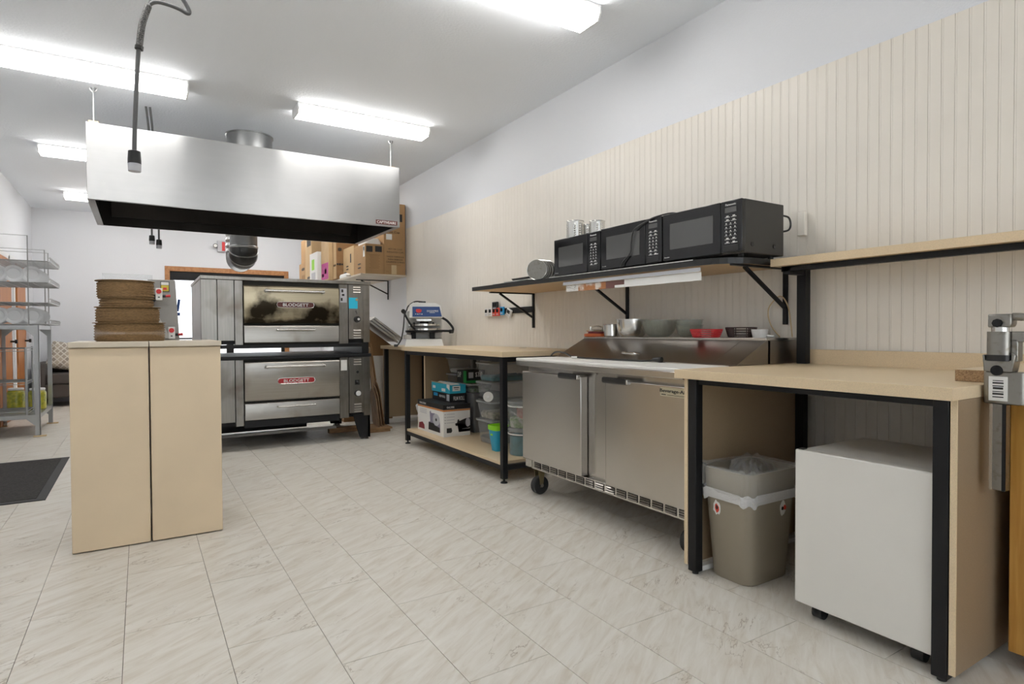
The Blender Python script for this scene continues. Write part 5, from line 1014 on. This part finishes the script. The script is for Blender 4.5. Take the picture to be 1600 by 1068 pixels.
# ------------------------------------------------------------------ back wall: exit light; left side: rack, plates, jars, sofa
t = thing('emergency_light', 'grey emergency light with red exit panel and lamp head on the back wall', 'light', (1.25, YB - .06, 2.55)); obj('housing', box(1.20, 1.34, YB - .06, YB - .001, 2.56, 2.76), 'silver_print', t, .006); obj('red_panel', box(1.275, 1.325, YB - .065, YB - .06, 2.58, 2.74), 'emblem_red', t); obj('lamp_head', MB().cyl((1.165, YB - .10, 2.66), (1.165, YB - .04, 2.66), .04, .03, 16).box(1.165, 1.20, YB - .06, YB - .045, 2.65, 2.67), 'black_plastic', t); obj('lamp_glass', MB().cyl((1.165, YB - .104, 2.66), (1.165, YB - .1, 2.66), .03, n=16), 'label_white', t)
t = thing('electrical_box', 'pale grey electrical box on the left wall beside the oak door', 'box', (XL + .03, 11.14, .98)); obj('cover', box(XL, XL + .06, 11.06, 11.22, .98, 1.35), 'silver_print', t, .004); obj('latch', box(XL + .06, XL + .068, 11.20, 11.215, 1.12, 1.2), 'galvanized', t)

rk = thing('steel_rack', 'galvanized steel table rack with wire trays for plates at the left edge', 'rack', (-1.16, 8.62, 0)); rx0, rx1, ry0, ry1, RZ = -1.40, -.92, 8.08, 9.16, 1.19
for x in (rx0, rx1):
    for y in (ry0, ry1):
        sx = 1 if x == rx0 else -1; sy = 1 if y == ry0 else -1
        lg = obj('leg', MB().box(min(x, x + sx * .045), max(x, x + sx * .045), min(y, y + sy * .005), max(y, y + sy * .005), .012, RZ).box(min(x, x + sx * .005), max(x, x + sx * .005), min(y, y + sy * .045), max(y, y + sy * .045), .012, RZ), 'galvanized', rk)
        obj('wood_shim', box(x - .06, x + .05, y - .03, y + .03, 0, .011), 'tag_tan', lg)
        for zz_, zd in ((RZ - .045, -1), (.19, 1 if False else -1)):
            obj('gusset', MB().prism([(x, y + sy * .006, zz_), (x + sx * .12, y + sy * .006, zz_), (x, y + sy * .006, zz_ + zd * .12)], (0, sy * .003, 0)), 'galvanized', lg)
for z in (RZ - .045, .19):
    for y in (ry0 + .010, ry1 - .014): obj('rail', box(rx0 + .006, rx1 - .006, y, y + .004, z, z + .045), 'galvanized', rk)
    for x in (rx0 + .006, rx1 - .010): obj('rail', box(x, x + .004, ry0 + .015, ry1 - .015, z, z + .045), 'galvanized', rk)
obj('lower_shelf', box(rx0 + .011, rx1 - .011, ry0 + .015, ry1 - .015, .215, .222), 'galvanized', rk); obj('top_shelf', box(rx0 + .011, rx1 - .011, ry0 + .015, ry1 - .015, RZ - .012, RZ - .004), 'galvanized', rk)
TI = (1.20, 1.43, 1.645, 1.875)
for z in TI:
    fr = obj('tray_frame', MB().tube([(-1.40, 8.10, z), (-.835, 8.10, z), (-.82, 8.14, z), (-.82, 8.96, z), (-.835, 9.0, z), (-1.40, 9.0, z), (-1.40, 8.10, z)], .005, 8), 'galvanized', rk)
    for y in [8.16 + .075 * k for k in range(12)]: obj('tray_wire', MB().tube([(-1.40, y, z), (-.86, y, z), (-.825, y, z + .005), (-.815, y, z + .03), (-.835, y, z + .045)], .003, 6), 'galvanized', fr)
    for x in (-1.30, -1.19, -1.08, -.97): obj('tray_wire', MB().cyl((x, 8.10, z - .004), (x, 9.0, z - .004), .003, n=6), 'galvanized', fr)
    obj('front_lip', MB().tube([(-.82, 8.12, z + .045), (-.82, 8.98, z + .045)], .004, 6), 'galvanized', fr)
for y, x, zt in ((8.10, -1.005, 2.14), (8.685, -.925, 2.06), (9.0, -.925, 2.06)): obj('wire_hoop', MB().tube([(x, y, RZ), (x, y, zt), (-1.40, y, zt), (-1.40, y, RZ)], .006, 8), 'galvanized', rk)
pm = None
for tier, z in ((0, TI[0]), (1, TI[2])):
    for col_, xc in ((0, -1.27), (1, -1.135), (2, -.985)):
        for k in range(7):
            if col_ == 0 and k > 2: continue
            y = 8.15 + .11 * k + .02 * col_; cz = z + .094
            if pm is None:
                pm = MB().loft([[(r_ * math.cos(2 * math.pi * q / 32), d, r_ * math.sin(2 * math.pi * q / 32)) for q in range(32)] for r_, d in ((.045, .012), (.058, .011), (.066, .004), (.088, -.004), (.088, -.007), (.064, .0), (.056, .008), (.03, .009))])
                o = obj('dinner_plate', pm, 'plate_white'); pmesh = o.data; pmesh.transform(Matrix.Translation(o.location)); 
            else: o = bpy.data.objects.new('dinner_plate', pmesh); COL.objects.link(o)
            o.location = (xc, y, cz); o.rotation_euler = (R(-7), 0, 0)
            row = 'lowest' if tier == 0 else 'third'
            nth = ('frontmost', 'second', 'third', 'fourth', 'fifth', 'sixth', 'rearmost')[k]
            tag(o, f'white plate on edge, {nth} of the ' + ('column at the picture edge' if col_ == 0 else 'middle column' if col_ == 1 else 'right column') + f', {row} wire tray', 'plate', f'plates on edge in the {row} wire tray')
W0 = .2225
sh = thing('wire_shelving', 'small chrome wire shelving unit standing on the lower shelf of the steel rack', 'shelving', (-1.2, 8.37, W0))
for x in (-1.37, -1.04):
    for y in (8.13, 8.60): obj('post', MB().cyl((x, y, W0), (x, y, .955), .011, n=10), 'galvanized', sh)
for z in (.265, .585, .94):
    sf = obj('shelf_frame', MB().tube([(-1.37, 8.13, z), (-1.04, 8.13, z), (-1.04, 8.60, z), (-1.37, 8.60, z), (-1.37, 8.13, z)], .005, 6), 'galvanized', sh)
    obj('shelf_rim', MB().tube([(-1.37, 8.13, z - .025), (-1.04, 8.13, z - .025), (-1.04, 8.60, z - .025)], .004, 6), 'galvanized', sf)
    for k in range(7): obj('shelf_wire', MB().cyl((-1.37, 8.18 + .06 * k, z), (-1.04, 8.18 + .06 * k, z), .0025, n=6), 'galvanized', sf)
for x, y, l in ((-1.24, 8.95, 'left big glass jar of yellow-green pickled peppers on the lower rack shelf'), (-1.025, 8.80, 'right big glass jar of yellow-green pickled peppers on the lower rack shelf')):
    t = thing('pickle_jar', l, 'jar', (x, y, W0), 'jars of pickled peppers'); obj('jar', MB().lathe(x, y, [(.075, W0), (.084, W0 + .01), (.084, W0 + .19), (.075, W0 + .21), (.065, W0 + .22)], 28), 'pickle', t); obj('lid', MB().lathe(x, y, [(.073, W0 + .221), (.075, W0 + .225), (.075, W0 + .24), (.07, W0 + .244)], 28), 'jar_lid', t)
so = thing('sofa', 'dark grey fabric sofa against the back wall', 'sofa', (-.5, 11.55, 0)); sx0, sx1, sy0, sy1 = -1.36, .20, 11.12, 11.97
obj('base', box(sx0 + .02, sx1, sy0 + .03, sy1, .14, .34), 'sofa_grey', so, .02); obj('seat_cushion', box(sx0 + .17, -.55, sy0, sy1 - .25, .345, .50), 'sofa_grey', so, .03, 3); obj('seat_cushion', box(-.545, sx1 - .03, sy0, sy1 - .25, .345, .50), 'sofa_grey', so, .03, 3)
obj('backrest', box(sx0 + .15, sx1, sy1 - .22, sy1, .34, .80), 'sofa_grey', so, .03, 3); obj('back_cushion', box(sx0 + .18, -.55, sy1 - .36, sy1 - .21, .50, .92), 'sofa_grey', so, .06, 4); obj('back_cushion', box(-.545, sx1 - .03, sy1 - .36, sy1 - .21, .50, .92), 'sofa_grey', so, .06, 4); obj('armrest', box(sx0, sx0 + .165, sy0 + .02, sy1, .14, .66), 'sofa_grey', so, .05, 4)
for x in (sx0 + .08, sx1 - .1):
    for y in (sy0 + .1, sy1 - .1): obj('foot', MB().cyl((x, y, 0), (x, y, .14), .018, .028, 10), 'black_metal', so)
pc = thing('throw_pillow', 'cream patterned throw pillow leaning on the grey sofa', 'pillow', (-.95, 11.42, .5)); rings = []
for k in range(9):
    u = -1 + 2 * k / 8; th_ = .075 * (1 - u ** 4) ** .5 + .006; lp = []
    for q in range(24):
        a = 2 * math.pi * q / 24; ca, sa = math.cos(a), math.sin(a); lp.append((u * .24, th_ * sa * (1 - .0 * abs(ca)), .22 * (abs(ca) ** .35) * (1 if ca > 0 else -1) * (1 - .10 * (1 - abs(u)) * 0 - .04 * (1 - u * u)) + 0))
    rings.append(lp)
pl_ = MB().loft(rings); pl_.xf(Matrix.Translation((-.95, 11.40, .745)) @ Matrix.Rotation(R(-22), 4, 'X') @ Matrix.Rotation(R(12), 4, 'Y')); obj('cover', pl_, 'cushion', pc)
